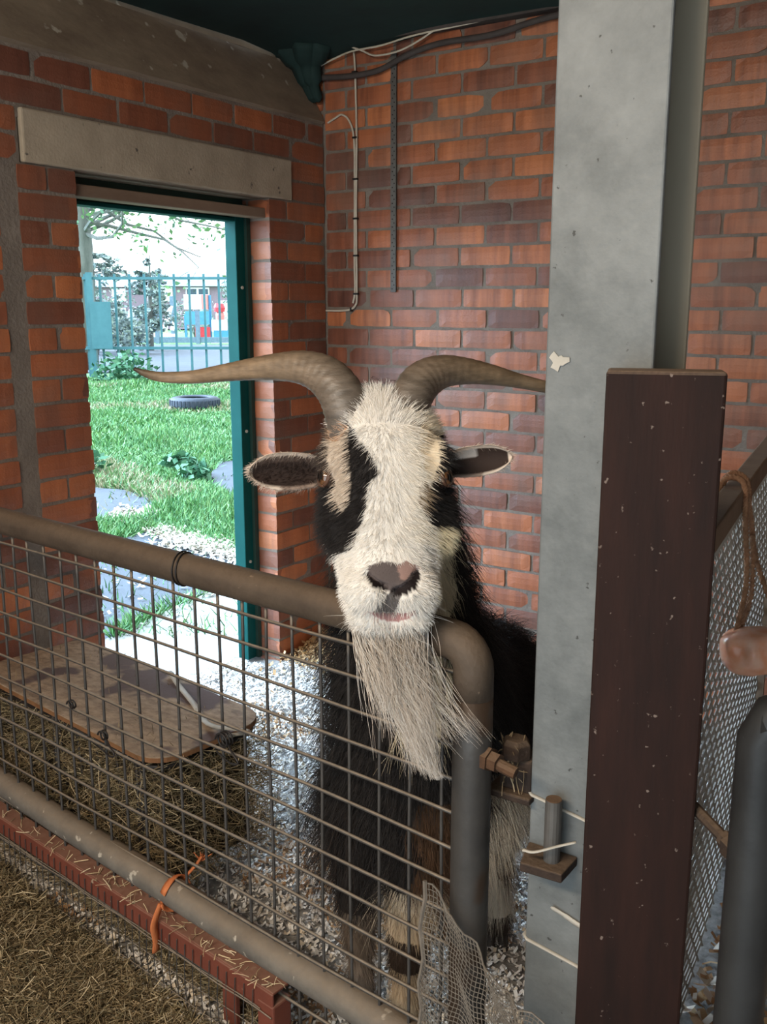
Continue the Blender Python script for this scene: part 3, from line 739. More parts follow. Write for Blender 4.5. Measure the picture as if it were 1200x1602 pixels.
r1.color_ramp.elements[0].color = (.85, .36, .20, 1); r1.color_ramp.elements[1].color = (.93, .62, .48, 1); ll.new(t1.outputs['Fac'], r1.inputs['Fac']); ll.new(r1.outputs['Color'], pp.inputs['Base Color'])
pp.inputs['Roughness'].default_value = .25; pp.inputs['Subsurface Weight'].default_value = .12; pp.inputs['Subsurface Radius'].default_value = (.02, .008, .004)
M['salt'] = m
bm = bmesh.new(); bmesh.ops.create_icosphere(bm, subdivisions=4, radius=1)
for v in bm.verts:
    p = v.co.copy(); q = Vector((math.copysign(abs(p.x)**.75, p.x), math.copysign(abs(p.y)**.75, p.y), math.copysign(abs(p.z)**.72, p.z)))
    w = 1 + .10*mnoise.noise(p*1.6) + .03*mnoise.noise(p*5)
    q = Vector((q.x*.072*w, q.y*.05*w, q.z*.042*w*(1-.25*p.x)))
    h1 = (p - Vector((-.62, -.62, .25)).normalized()).length
    if h1 < .45: q *= lerp(.72, 1, h1/.45)
    v.co = q
me = bpy.data.meshes.new('salt_lick'); bm.to_mesh(me); bm.free(); me.polygons.foreach_set('use_smooth', [True]*len(me.polygons)); me.materials.append(m)
o = bpy.data.objects.new('salt_lick', me); C.objects.link(o); o.location = bx + Vector((.01, 0, -.01)); o.rotation_euler = (0, math.radians(-8), YAW)
tag(o, 'orange pink salt lick hanging on a rope at the right edge', 'salt lick')

# ------------------------------------------------------------------ plastic netting bundled round the foot of the gate upright
mb = MB()
def netp(a, b):                              # a along, b up: a crumpled sheet wrapped past the upright
    s = lerp(.05, -.22, a); top = float(np.interp(a, [0, .1, .15, .35, .55, .62, .8, 1], [.575, .55, .53, .495, .475, .468, .46, .445]))
    z = lerp(.02, top, b); n_ = -.042 - .012*math.sin(a*7 + b*2) - .006*math.sin(a*23+b*9) - .01*b - .03*a
    return G(s + .012*math.sin(b*5+a*3) + .004*math.sin(b*31+a*5), z + .008*math.sin(a*9) + .004*math.sin(a*40+b*6), n_)
na, nb = 48, 62
for i in range(na+1): mb.tube([netp(i/na, b) for b in np.linspace(0, 1, 22)], .0007, 4, cap=False)
for j in range(nb+1): mb.tube([netp(a, j/nb) for a in np.linspace(0, 1, 40)], .0007, 4, cap=False)
mb.tube([netp(0, b) + Vector((0, 0, .003)) for b in np.linspace(0, 1, 22)], .0035, 5)
mb.tube([netp(a, 1) for a in np.linspace(0, 1, 26)], .0014, 5)
tag(mb.build('plastic_netting', M['plastic_net']), 'torn grey plastic netting bunched round the foot of the gate upright', 'netting')

# ------------------------------------------------------------------ cables and strap on the back wall
YW = YB - .004
def wall_pts(l): return [Vector((x, y, z)) for x, y, z in l]
cb = empty('white_cable', (-2.237, YW, 1.45), 'white twin cable clipped up the back wall left of the metal strap', 'cable')
mb = MB(); mb.tube([Vector(p) for p in catmull(wall_pts([(-2.245, YW-.006, 2.40), (-2.238, YW-.006, 2.30), (-2.233, YW-.006, 2.07), (-2.237, YW-.006, 1.77), (-2.236, YW-.006, 1.48), (-2.244, YW-.006, 1.435), (-2.27, YW-.006, 1.418), (-2.32, YW-.006, 1.413), (-2.392, YW-.004, 1.413)]), 8)], .0042, 7); mb.build('core', M['cable_white'], cb, smooth=True)
mb = MB(); mb.tube([Vector(p) for p in catmull(wall_pts([(-2.37, YW-.006, 2.135), (-2.335, YW-.008, 2.148), (-2.30, YW-.008, 2.158), (-2.265, YW-.007, 2.13), (-2.245, YW-.006, 2.06), (-2.243, YW-.006, 1.9), (-2.246, YW-.006, 1.62), (-2.245, YW-.006, 1.49), (-2.255, YW-.006, 1.443)]), 8)], .0042, 7); mb.build('core', M['cable_white'], cb, smooth=True)
for z in (2.305, 2.069, 1.916, 1.768, 1.627, 1.479):
    mb = MB(); mb.box((-2.240, YW-.006, z), (.020, .014, .007)); mb.build('clip', M['clip'], cb)
mb = MB(); mb.box((-2.263, YW-.006, 1.418), (.007, .014, .016)); mb.build('clip', M['clip'], cb)
mb = MB(); mb.tube([Vector(p) for p in catmull(wall_pts([(-2.39, YW-.03, 2.34), (-2.25, YW-.03, 2.372), (-2.1, YW-.035, 2.375), (-1.95, YW-.035, 2.39), (-1.7, YW-.035, 2.398), (-1.45, YW-.035, 2.412), (-1.2, YW-.035, 2.415)]), 8)], .0036, 6)
mb.tube([Vector(p) for p in catmull(wall_pts([(-2.24, YW-.03, 2.39), (-2.19, YW-.03, 2.37), (-2.13, YW-.03, 2.345), (-2.03, YW-.035, 2.345), (-1.95, YW-.035, 2.365), (-1.86, YW-.035, 2.40)]), 8)], .0036, 6)
tag(mb.build('white_cable', M['cable_white'], smooth=True), 'thin pale cable strung loosely along the top of the back wall', 'cable')
mb = MB(); mb.tube([Vector(p) for p in catmull(wall_pts([(-2.39, YW-.02, 2.30), (-2.25, YW-.02, 2.29), (-2.12, YW-.02, 2.295), (-2.0, YW-.02, 2.33), (-1.86, YW-.02, 2.352), (-1.65, YW-.02, 2.352), (-1.45, YW-.02, 2.376), (-1.2, YW-.02, 2.385)]), 8)], .011, 8)
tag(mb.build('dark_cable', M['cable_dark'], smooth=True), 'thick dusty cable running along under the roof timber', 'cable')
st = empty('perforated_strap', (STRAPX, YW, 1.49), 'perforated metal strap fixed vertically to the back wall', 'strap')
mb = MB(); mb.box((STRAPX, YW-.003, (2.36+1.485)/2), (.024, .005, 2.36-1.485)); mb.build('band', M['strap'], st)
mb = MB()
z = 1.497; k = 0
while z < 2.33:
    xx = STRAPX + (.004 if k % 2 else -.004); mb.tube([(xx, YW-.0052, z), (xx, YW-.0062, z)], .0026, 8); z += .0145; k += 1
mb.build('holes', M['hole'], st)

# ------------------------------------------------------------------ outside: yard, grass, fence, playground, trees, houses
GZ = -.03
def poly_patch(name, pts, z, matl, label, wob=.06, n_sub=6):
    """a flat irregular ground patch with its own small thickness"""
    ring = []
    for (t0, r0), (t1, r1) in zip(pts, pts[1:]+pts[:1]):
        for k in range(n_sub):
            f = k/n_sub; t, r = lerp(t0, t1, f), lerp(r0, r1, f)
            ring.append(T(t + wob*mnoise.noise((t*3, r*3, 1)), r + wob*mnoise.noise((t*3, r*3, 5)), z))
    mb = MB(); n = len(ring); mb.rings([[p + Vector((0, 0, -.05)) for p in ring], ring])
    return tag(mb.build(name, matl), label, kind='structure')
mb = MB(); n = 40; vs = []
for j in range(n+1):
    for i in range(n+1):
        t = 3.2 + 110*(j/n)**2.2; r = lerp(-1.15, .55, i/n)*(t+2)
        z = GZ - .03 - .004*t*0 + .02*mnoise.noise((t*.9, r*.9, 0))*(t < 25)
        p = T(t, r, z); p.x = min(p.x, XL-.23); vs.append(p)
mb.add(vs, [(j*(n+1)+i+1, j*(n+1)+i, (j+1)*(n+1)+i, (j+1)*(n+1)+i+1) for j in range(n) for i in range(n)])
tag(mb.build('ground', M['turf'], smooth=True), 'grassy ground of the paddock outside the door', 'ground', kind='structure')
SL = [(3.3, -.2), (3.1, -1.1), (3.7, -1.5), (4.10, -1.20), (4.42, -1.07), (4.79, -.89), (5.15, -.66), (5.3, -.1), (4.2, .35)]
mb = MB(); ring = [T(t, r, 0) for t, r in SL]
for p in ring: p.x = min(p.x, XL-.17)
mb.rings([[p + Vector((0, 0, -.09)) for p in ring], [p + Vector((0, 0, -.015)) for p in ring]])
tag(mb.build('doorstep', M['slab']), 'pale concrete doorstep slab outside the doorway', 'slab', kind='structure')
A1 = [(4.06, -1.24), (4.42, -1.10), (4.79, -.92), (5.15, -.68), (5.33, -.72), (5.9, -1.20), (6.22, -1.53), (5.55, -1.85), (5.0, -2.0), (4.2, -1.9)]
poly_patch('path', A1, GZ+.012, M['asphalt'], 'grey asphalt path just outside the doorstep')
A2 = [(6.47, -1.97), (6.55, -1.68), (7.0, -1.66), (7.65, -2.1), (7.9, -2.9), (6.9, -2.9)]
poly_patch('path', A2, GZ+.012, M['asphalt'], 'grey asphalt patch on the left beyond the first grass')
A3 = [(7.0, -1.03), (7.5, -1.28), (8.25, -1.52), (9.05, -1.56), (9.2, -1.3), (8.6, -.7), (7.2, -.6)]
poly_patch('path', A3, GZ+.012, M['asphalt'], 'grey asphalt patch beside the right door jamb')
poly_patch('path', [(22, -14), (22, 1), (38, 4), (38, -24)], GZ+.0, M['asphalt'], 'grey road beyond the green fence', .3)
def inside(pt, poly):
    t, r = pt; c = False
    for (a, b), (d, e) in zip(poly, poly[1:]+poly[:1]):
        if (b > r) != (e > r) and t < (d-a)*(r-b)/(e-b) + a: c = not c
    return c
# grass blades
V = []; F = []; Cc = []
GC = [(.085, .225, .065), (.11, .26, .08), (.07, .20, .075), (.17, .29, .12), (.06, .17, .07)]
cnt = 0
while cnt < 95000:
    t = 4.1 + 15.7*random.random()**1.8; r = random.uniform(-.36, -.10)*t + random.gauss(0, .1)
    if any(inside((t, r), q) for q in (SL, A1, A2, A3)):
        if random.random() > .012: continue
    else:
        bare = mnoise.noise((t*.55, r*.8, 9)) + .25*mnoise.noise((t*2, r*2, 3))
        if bare > .30 and random.random() < .8: continue
        if t < 5.6 and r < -1.0 and random.random() < .3: continue
    p = T(t, r, GZ - .02)
    if p.x > XL - .3: continue
    h = random.uniform(.03, .085)*(1+.7*mnoise.noise((t*.8, r*.8, 2)))*(1 + .02*t); w = .0022 + .0008*t; a = random.uniform(0, 6.283)
    u = Vector((math.cos(a)*w, math.sin(a)*w, 0)); ln = Vector((random.gauss(0, .05), random.gauss(0, .05), h))
    col = np.array(random.choice(GC))*random.uniform(.8, 1.25)
    if mnoise.noise((t*.6, r*.6, 4)) > .22 and random.random() < .5: col = np.array((.30, .28, .18))*random.uniform(.8, 1.2)
    b = len(V); V += [tuple(p-u), tuple(p+u), tuple(p+u*.6+ln*.6), tuple(p-u*.6+ln*.6), tuple(p+ln+ln.cross(u).normalized()*.01)]
    F += [(b, b+1, b+2, b+3), (b+3, b+2, b+4)]; Cc += [tuple(col)]*5; cnt += 1
mb = MB(); mb.v, mb.f, mb.c = V, F, Cc
tag(mb.build('grass', M['grass']), 'bright green grass growing beyond the doorway', 'grass', kind='stuff')
# pale straw and shavings blown over the path edge
def pos_edge():
    k = random.random()
    if k < .6: f = random.random(); t, r = lerp(6.16, 5.33, f) + random.gauss(0, .07), lerp(-1.5, -.74, f) + random.gauss(0, .05)
    elif k < .8: t, r = 6.62 + random.gauss(0, .12), random.uniform(-1.95, -1.6)
    else: t, r = random.uniform(4.2, 6), random.uniform(-1.9, -.8); t, r = (t, r) if random.random() < .22 else (lerp(6.16, 5.33, .5) + random.gauss(0, .08), -1.12 + random.gauss(0, .12))
    return tuple(T(t, r, GZ + .02))
tag(flakes('path_chaff', 3000, pos_edge, [(.55, .51, .44), (.46, .41, .33), (.62, .60, .56)], .032, .3).build('path_chaff', M['shaving']), 'pale straw scattered along the path edge outside', 'straw', kind='stuff')
# leafy weeds
def leaf_cloud(mb, centre, n, rad, size, cols, squash=.8, shell=.3):
    for k in range(n):
        d_ = Vector((random.gauss(0, 1), random.gauss(0, 1), random.gauss(0, 1))).normalized()*(shell + (1-shell)*random.random()**.5)
        p = Vector(centre) + Vector((d_.x*rad, d_.y*rad, d_.z*rad*squash))
        a = Vector((random.gauss(0, 1), random.gauss(0, 1), random.gauss(0, .6))).normalized(); b = a.cross(Vector((random.gauss(0, 1), random.gauss(0, 1), random.gauss(0, 1)))).normalized()
        s = size*random.uniform(.6, 1.3); c = tuple(np.array(random.choice(cols))*random.uniform(.75, 1.2))
        mb.add([p - a*s, p + b*s*.5, p + a*s, p - b*s*.5], [(0, 1, 2, 3)], c)
WEED = [(.03, .12, .06), (.045, .15, .075), (.07, .19, .10)]
for t, r, h, lb in ((8.3, -2.62, .22, 'broad-leaved weed clump by the left edge of the doorway view'), (8.6, -1.85, .16, 'low leafy weed in the middle of the grass'), (8.1, -1.62, .16, 'leafy weed at the edge of the right asphalt patch'), (19.3, -5.15, .45, 'dark bushy weed growing at the foot of the green fence')):
    mb = MB(); leaf_cloud(mb, T(t, r, GZ+h*.5), 130 if t < 10 else 420, h*(1 if t < 10 else 1.5), .05*(1 if t < 10 else 1.5), WEED, .55, .1)
    tag(mb.build('weed_clump', M['leaf']), lb, 'weed', 'weeds in the paddock')
# tyre lying in the grass
ty = empty('tyre', T(14.0, -2.75, GZ), 'old dark tyre lying flat in the grass', 'tyre')
R0 = .36; prof = [(R0, .03), (R0+.004, .07), (R0, .13), (R0-.03, .165), (R0-.09, .18), (R0-.14, .165), (R0-.145, .15), (R0-.06, .13), (R0-.055, .05), (R0-.145, .03), (R0-.14, .01), (R0-.05, .0)]
mb = MB(); rings = []
for k in range(40):
    a = k/40*2*math.pi; rings.append([T(14, -2.75, GZ) + Vector((q*math.cos(a), q*math.sin(a), z)) for q, z in prof])
rings.append(rings[0]); mb.rings(rings, cap=False); mb.build('carcass', M['rubber'], ty, smooth=True)
mb = MB()
for k in range(36):
    a = k/36*2*math.pi; mb.box(T(14, -2.75, GZ+.095) + Vector(((R0+.002)*math.cos(a), (R0+.002)*math.sin(a), 0)), (.012, .03, .09), Matrix.Rotation(a, 3, 'Z'))
mb.build('tread', M['rubber'], ty)
# fence of green bars
FT = 20.2
fence = empty('bar_fence', T(FT, -5, GZ), 'tall blue-green steel bar fence across the paddock', 'fence')
rotV = Matrix.Rotation(YAW, 3, 'Z')
fr0, fr1 = -10.4, 2.6
mb = MB(); mb.box(T(FT, (fr0+fr1)/2, 1.995), (fr1-fr0, .05, .055), rotV); mb.build('rail', M['fence'], fence)
mb = MB(); mb.box(T(FT, (fr0+fr1)/2, .585), (fr1-fr0, .05, .06), rotV); mb.build('rail', M['fence'], fence)
k = 0; r = fr0
while r < fr1:
    mb = MB(); mb.box(T(FT+.03, r, 1.03), (.045, .03, 2.1), rotV); mb.build('bar', M['fence'], fence); r += .305
for r in (-8.9, -6.02, -3.12, -.2):
    mb = MB(); mb.box(T(FT-.03, r, 1.04), (.13, .10, 2.14), rotV); mb.build('post', M['fence'], fence)
# concrete fence-side post boxes and gate stop beyond
mb = MB(); mb.box(T(FT-.12, -5.80, 1.05), (.42, .05, .95), rotV); mb.build('lock_plate', M['fence'], fence)
# bed edging and second low fence behind, on the far side of the road
BLU = mat('far_post', (.10, .16, .22), (.16, .24, .30), .7, bump=0)
PL_ = empty('low_fence', T(39, -9, 0), 'row of dark timber posts and rails before the far playground', 'fence')
for k in range(14):
    r = -22 + k*1.62; mb = MB(); mb.box(T(39, r, .62), (.16, .14, 1.3), rotV); mb.build('post', BLU, PL_)
mb = MB(); mb.box(T(39, -11.5, .12), (21, .08, .22), rotV); mb.build('kick_board', BLU, PL_)
# playground
RED = mat('play_red', (.50, .035, .05), (.60, .06, .07), .5, bump=0); WHT = mat('play_white', (.75, .77, .78), None, .6, bump=0); BLUE = mat('play_blue', (.06, .24, .42), (.08, .30, .50), .5, bump=0)
PINK = mat('play_pink', (.62, .22, .20), None, .6, bump=0)
def play(name, t, r, label, cat, parts):
    e = empty(name, T(t, r, GZ), label, cat)
    for nm, kind, dr, z, w, h, m_, extra in parts:
        mb = MB()
        if kind == 'box': mb.box(T(t, r+dr, z), (w, extra, h), rotV)
        elif kind == 'lean': mb.tube([T(t, r+dr-w, z-h/2), T(t, r+dr+w, z+h/2)], extra, 8)
        else: mb.tube([T(t-.02, r+dr, z-h/2), T(t-.02, r+dr, z), T(t-.02, r+dr, z+h/2)], [w*.5, w*.55, w*.4], 12)
        mb.build(nm, m_, e)
play('climbing_frame', 42, -7.95, 'red, white and blue climbing frame far beyond the fence', 'climbing frame', [
    ('deck', 'box', .0, .95, 1.0, .55, BLUE, .6), ('roof_panel', 'box', -.05, 1.62, 1.0, .62, WHT, .5), ('roof_end', 'box', .33, 1.62, .25, .60, PINK, .54), ('slide', 'box', .20, .35, .62, .42, RED, .5),
    ('leg', 'box', -.55, .5, .10, 1.2, BLUE, .1), ('leg', 'box', .52, .9, .10, 2.0, BLUE, .1), ('panel', 'box', .15, .0, .5, .18, WHT, .5)])
play('spring_rider', 40.5, -6.78, 'red-topped play post with white panels far beyond the fence', 'play post', [
    ('cap', 'round', 0, 1.38, .44, .34, RED, 0), ('neck', 'round', .02, 1.06, .34, .34, PINK, 0), ('body', 'box', -.02, .66, .62, .46, WHT, .3), ('body_panel', 'box', .08, .25, .66, .42, BLUE, .3), ('foot', 'box', .0, .0, .72, .26, WHT, .4), ('side_post', 'box', .55, .70, .12, 1.4, BLU, .12), ('side_sign', 'box', .55, 1.35, .32, .44, PINK, .08)])
play('seesaw', 41, -9.6, 'low pink and white seesaw beyond the fence left of the climbing frame', 'seesaw', [
    ('seat', 'box', .15, .62, .45, .34, PINK, .3), ('beam', 'box', .1, .25, 1.5, .12, WHT, .2), ('beam', 'box', .1, -.0, 1.5, .12, BLU, .2), ('post', 'box', .75, .9, .14, 1.9, BLU, .14)])
play('swing_board', 40, -8.82+0, 'pair of white leaning boards beyond the fence', 'board', [
    ('board', 'lean', .0, .98, .14, .95, WHT, .10), ('board', 'lean', .24, .75, .09, .55, WHT, .09)])
play('white_sign', 34, -8.78, 'small white rounded sign leaning beyond the fence', 'sign', [
    ('panel', 'lean', 0, 1.06, .05, .50, WHT, .11), ('stake', 'box', 0, .45, .05, .95, BLU, .05)])
play('pale_wall', 46, -11.7, 'low pale yellow wall beyond the fence', 'wall', [
    ('wall_face', 'box', 0, .32, 3.0, .62, mat('pale_yellow', (.55, .58, .38), None, .8, bump=0), .3), ('coping', 'box', 0, .68, 3.05, .12, WHT, .4)])
# houses
HB = mat('house_brick', (.20, .15, .19), (.26, .20, .24), .9, bump=0); RF = mat('house_roof', (.16, .19, .24), (.22, .26, .31), .9, bump=0); PANE = mat('house_pane', (.04, .07, .10), None, .2, bump=0)
def house(t, r, w, h, label, wins, roof=2.2):
    e = empty('house', T(t, r, GZ), label, 'house', 'houses beyond the playground')
    mb = MB(); mb.box(T(t, r, h/2), (w, 6, h), rotV); mb.build('wall', HB, e)
    mb = MB(); mb.rings([[T(t-3.3, r+dx, h-.1) for dx in (-w/2-.3, w/2+.3)] + [T(t, r+w/2+.3, h+roof), T(t, r-w/2-.3, h+roof)], [T(t+3.3, r+dx, h-.1) for dx in (-w/2-.3, w/2+.3)] + [T(t+.01, r+w/2+.3, h+roof), T(t+.01, r-w/2-.3, h+roof)]]); mb.build('roof', RF, e)
    for dr, z, ww, hh, white in wins:
        mb = MB(); mb.box(T(t-3.02, r+dr, z), (ww, .1, hh), rotV); f = mb.build('window', WHT, e)
        mb = MB()
        for q in (-.25, .25): mb.box(T(t-3.08, r+dr+q*ww, z), (ww*.40, .06, hh*.78), rotV)
        mb.build('pane', WHT if white else PANE, f)
house(74, -17.6, 9, 2.9, 'long low brick house with white windows, left of the two far houses', [(-1.5, 2.25, 1.0, .9, True), (.9, 2.3, .7, 1.0, True), (2.1, 2.35, 1.3, 1.0, True), (2.0, 1.35, 1.4, .7, False), (-1.6, .9, 1.1, .8, False), (.6, 1.0, .8, .7, True)], .9)
house(66, -12.3, 5.5, 2.8, 'grey house with one dark window, right of the two far houses', [(.4, 2.15, 1.5, .95, False), (-1.7, 2.2, 1.0, .9, True), (2.2, 1.2, .8, 1.2, True)], .9)
# trees
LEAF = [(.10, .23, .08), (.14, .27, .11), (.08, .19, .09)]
def tree(t, r, h, label, lean, nbr, spread, leaves, leaf_sz, trunk_r, group=None, low=.35, cols=LEAF, name='tree'):
    e = empty(name, T(t, r, GZ), label, 'tree', group)
    mb = MB(); top = T(t, r + lean, h); mb.tube([T(t, r, GZ-.05), T(t, r+lean*.3, h*.3), T(t, r+lean*.6, h*.65), top], [trunk_r*1.2, trunk_r, trunk_r*.7, trunk_r*.2], 10); mb.build('trunk', M['bark'], e, smooth=True)
    br = MB(); lf = MB()
    for k in range(nbr):
        f = lerp(low, 1, random.random()); b = T(t, r + lean*f, h*f); a = random.uniform(0, 6.283); L = spread*random.uniform(.5, 1)*(1.15-.6*f)
        dirv = Vector((math.cos(a), math.sin(a), random.uniform(-.25, .5)))
        pts = [b]; 
        for q in range(5):
            dirv = (dirv + Vector((random.gauss(0, .22), random.gauss(0, .22), random.gauss(-.05, .2)))).normalized(); pts.append(pts[-1] + dirv*L/5)
        br.tube(pts, [trunk_r*.22*(1-i/6) + .004 for i in range(6)], 5)
        for q in pts[2:]:
            for w in range(2):
                tip = q + Vector((random.gauss(0, 1), random.gauss(0, 1), random.gauss(0, .7))).normalized()*L*.22
                br.tube([q, (q+tip)/2 + Vector((0, 0, .02)), tip], [.008, .006, .003], 4, cap=False)
                if leaves: leaf_cloud(lf, tip, leaves, L*.16, leaf_sz, cols, .5, 0)
    br.build('branches', M['bark'], e)
    if leaves: tag(lf.build('leaves', M['leaf'], e), kind='stuff')
    return e
tree(23.0, -7.02, 9.0, 'big tree with pale bark and drooping leafy branches just left in the doorway', .15, 60, 4.6, 7, .085, .22, None, .33)
HAZE_GREY = [(.16, .22, .22), (.20, .26, .25), (.22, .29, .24)]  # bluish grey distance haze mixed into these leaf colours
random.seed(21)
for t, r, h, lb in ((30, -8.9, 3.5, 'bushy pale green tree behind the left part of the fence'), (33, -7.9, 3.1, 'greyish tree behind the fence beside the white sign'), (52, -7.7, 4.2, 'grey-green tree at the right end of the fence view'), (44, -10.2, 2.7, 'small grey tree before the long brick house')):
    tree(t, r, h, lb, .1, 26, h*.36, 10, .085, .09, 'bare hazy trees behind the fence', .15, HAZE_GREY)
def bush(t, r, rad, label):
    e = empty('bush', T(t, r, GZ), label, 'bush', 'bushes behind the fence'); mb = MB()
    for k in range(5): mb.tube([T(t, r, GZ), T(t+random.gauss(0, rad*.3), r+random.gauss(0, rad*.4), rad*1.1)], [.03, .01], 5)
    mb.build('stems', M['bark'], e); mb = MB(); leaf_cloud(mb, T(t, r, rad*.75), 700, rad, .09, HAZE_GREY, .8, .2); tag(mb.build('leaves', M['leaf'], e), kind='stuff')
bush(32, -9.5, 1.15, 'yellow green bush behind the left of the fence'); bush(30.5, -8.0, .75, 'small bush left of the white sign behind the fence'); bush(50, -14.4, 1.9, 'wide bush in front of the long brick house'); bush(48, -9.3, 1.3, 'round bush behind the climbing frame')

# ------------------------------------------------------------------ the goat
cP, sP = math.cos(PITCH), math.sin(PITCH)
def U(u, v, t):                              # point at forward distance t on the sight line through a photo position
    fw = 1500*cP + (801-v)*sP; up = -1500*sP + (801-v)*cP
    return T(t, (u-600)/fw*t, H + up/fw*t)
def to_trz(p):
    x, y, z = p; return (x*VX.x + y*VX.y, x*RX.x + y*RX.y, z)
HO = T(1.42, .0, 1.275); HA = (VX*-.5 + Vector((0, 0, -.866)) + RX*.03).normalized(); HN = VX*-.866 + Vector((0, 0, .5))
def hp(x, s, n): return HO + RX*x + HA*s + HN*n
GB = T(1.80, .08, 0)                         # base of the goat
def remesh(mbs, voxel, smooth_it=3):
    me = bpy.data.meshes.new('tmp'); V_ = []; F_ = []
    for m in mbs:
        k = len(V_); V_ += m.v; F_ += [tuple(i+k for i in f) for f in m.f]
    me.from_pydata(V_, [], F_); me.update()
    bm = bmesh.new(); bm.from_mesh(me); bmesh.ops.recalc_face_normals(bm, faces=bm.faces); bm.to_mesh(me); bm.free()
    o = bpy.data.objects.new('tmp', me); C.objects.link(o)
    rm = o.modifiers.new('r', 'REMESH'); rm.mode = 'VOXEL'; rm.voxel_size = voxel
    sm = o.modifiers.new('s', 'SMOOTH'); sm.iterations = smooth_it; sm.factor = .5
    ev = o.evaluated_get(bpy.context.evaluated_depsgraph_get()); out = bpy.data.meshes.new_from_object(ev)
    bpy.data.objects.remove(o); bpy.data.meshes.remove(me); return out

body = MB()
SEC = [((-.06, -.03), (-.03, -.13), .045), ((-.04, -.004), (-.02, -.15), .068), ((0, .022), (.01, -.165), .083), ((.045, .036), (.06, -.165), .088),
       ((.09, .034), (.11, -.160), .094), ((.13, .026), (.16, -.152), .089), ((.17, .015), (.205, -.138), .078), ((.205, .008), (.25, -.120), .069),
       ((.235, .006), (.285, -.105), .064), ((.258, .004), (.305, -.094), .061), ((.275, -.004), (.317, -.083), .054), ((.287, -.020), (.319, -.068), .040), ((.293, -.034), (.314, -.057), .018)]
rings = []
for (ts, tn), (bs, bn), w in SEC:
    ring = []
    for k in range(28):
        th = k/28*2*math.pi; cx_, sz = math.cos(th), math.sin(th)
        fx = math.copysign(abs(cx_)**.78, cx_); fz = math.copysign(abs(sz)**.85, sz)
        f = (1-fz)/2; wid = w*(.92 if fz > .3 else 1.0)*(1 - .25*max(0, -fz)**2)
        ring.append(hp(fx*wid, lerp(ts, bs, f), lerp(tn, bn, f)))
    rings.append(ring)
body.rings(rings)
# brow ridges over the eyes, cheeks, lips and nostril wings
def blob(c, rx, ra, rn):
    bm = bmesh.new(); bmesh.ops.create_icosphere(bm, subdivisions=3, radius=1)
    body.add([Vector(c) + RX*(v.co.x*rx) + HA*(v.co.y*ra) + HN*(v.co.z*rn) for v in bm.verts], [tuple(v.index for v in f.verts) for f in bm.faces]); bm.free()
for sx in (-1, 1):
    blob(hp(sx*.075, .072, -.004), .022, .030, .018)
    blob(hp(sx*.078, .145, -.06), .020, .05, .04)
    blob(hp(sx*.034, .262, -.028), .034, .034, .032)
    blob(hp(sx*.026, .268, -.004), .018, .018, .014)
    blob(hp(sx*.026, .298, -.056), .032, .016, .022)
blob(hp(.0, .302, -.078), .040, .014, .022)
def tr(pts, n=20):
    body.tube([T(t, r, z) for t, r, z, _ in pts], [q[3] for q in pts], n)
tr([(1.53, .0, 1.22, .06), (1.545, .008, 1.17, .082), (1.575, .02, 1.08, .095), (1.60, .04, .95, .112), (1.64, .055, .80, .135), (1.70, .07, .66, .155), (1.76, .09, .56, .15)])
rings = []
for t, r, z, hw, hh in [(1.565, .035, .60, .03, .05), (1.59, .04, .60, .09, .12), (1.64, .05, .59, .135, .165), (1.72, .075, .57, .17, .19), (1.85, .12, .555, .185, .19), (2.0, .175, .55, .185, .18), (2.12, .22, .555, .165, .165), (2.22, .26, .56, .125, .13), (2.28, .28, .57, .05, .06)]:
    dd = Vector((0, 0, 0)); sid = (RX*.94 - VX*.34)
    rings.append([T(t, r, z) + sid*(hw*math.cos(a)) + Vector((0, 0, hh*math.sin(a))) for a in np.linspace(0, 2*math.pi, 25)[:-1]])
body.rings(rings)
LEGS = {'A': [(1.75, -.045, .52, .085), (1.75, -.055, .40, .062), (1.745, -.055, .28, .042), (1.735, -.05, .20, .036), (1.735, -.048, .12, .025), (1.735, -.046, .06, .027), (1.725, -.046, .03, .025)],
        'B': [(1.68, .07, .52, .085), (1.67, .06, .40, .062), (1.66, .052, .28, .044), (1.65, .047, .20, .038), (1.65, .043, .12, .026), (1.652, .042, .06, .028), (1.642, .042, .03, .026)],
        'C': [(2.02, .22, .56, .13), (1.97, .245, .44, .10), (1.96, .255, .34, .065), (2.0, .258, .26, .045), (1.975, .258, .16, .036), (1.96, .258, .07, .033), (1.95, .258, .03, .030)],
        'D': [(2.08, .15, .56, .12), (2.04, .13, .44, .09), (2.04, .125, .34, .055), (2.09, .125, .26, .04), (2.07, .12, .14, .028), (2.055, .12, .06, .03), (2.045, .12, .03, .027)]}
for L in LEGS.values(): tr(L, 14)
tr([(2.26, .27, .62, .02), (2.33, .29, .60, .018), (2.35, .30, .52, .008)], 8)
me = remesh([body], .0036, 5)
nv = len(me.vertices); co = np.empty(nv*3); me.vertices.foreach_get('co', co); co = co.reshape(-1, 3)

def head_local(P):                          # x, s, n of points in the head's own frame
    D = P - np.array(HO); b = np.stack([np.array(RX), np.array(HA), np.array(HN)])
    s = D @ np.array(HA); x = D @ np.array(RX) - .03*s; n = D @ np.array(HN); return x, s, n
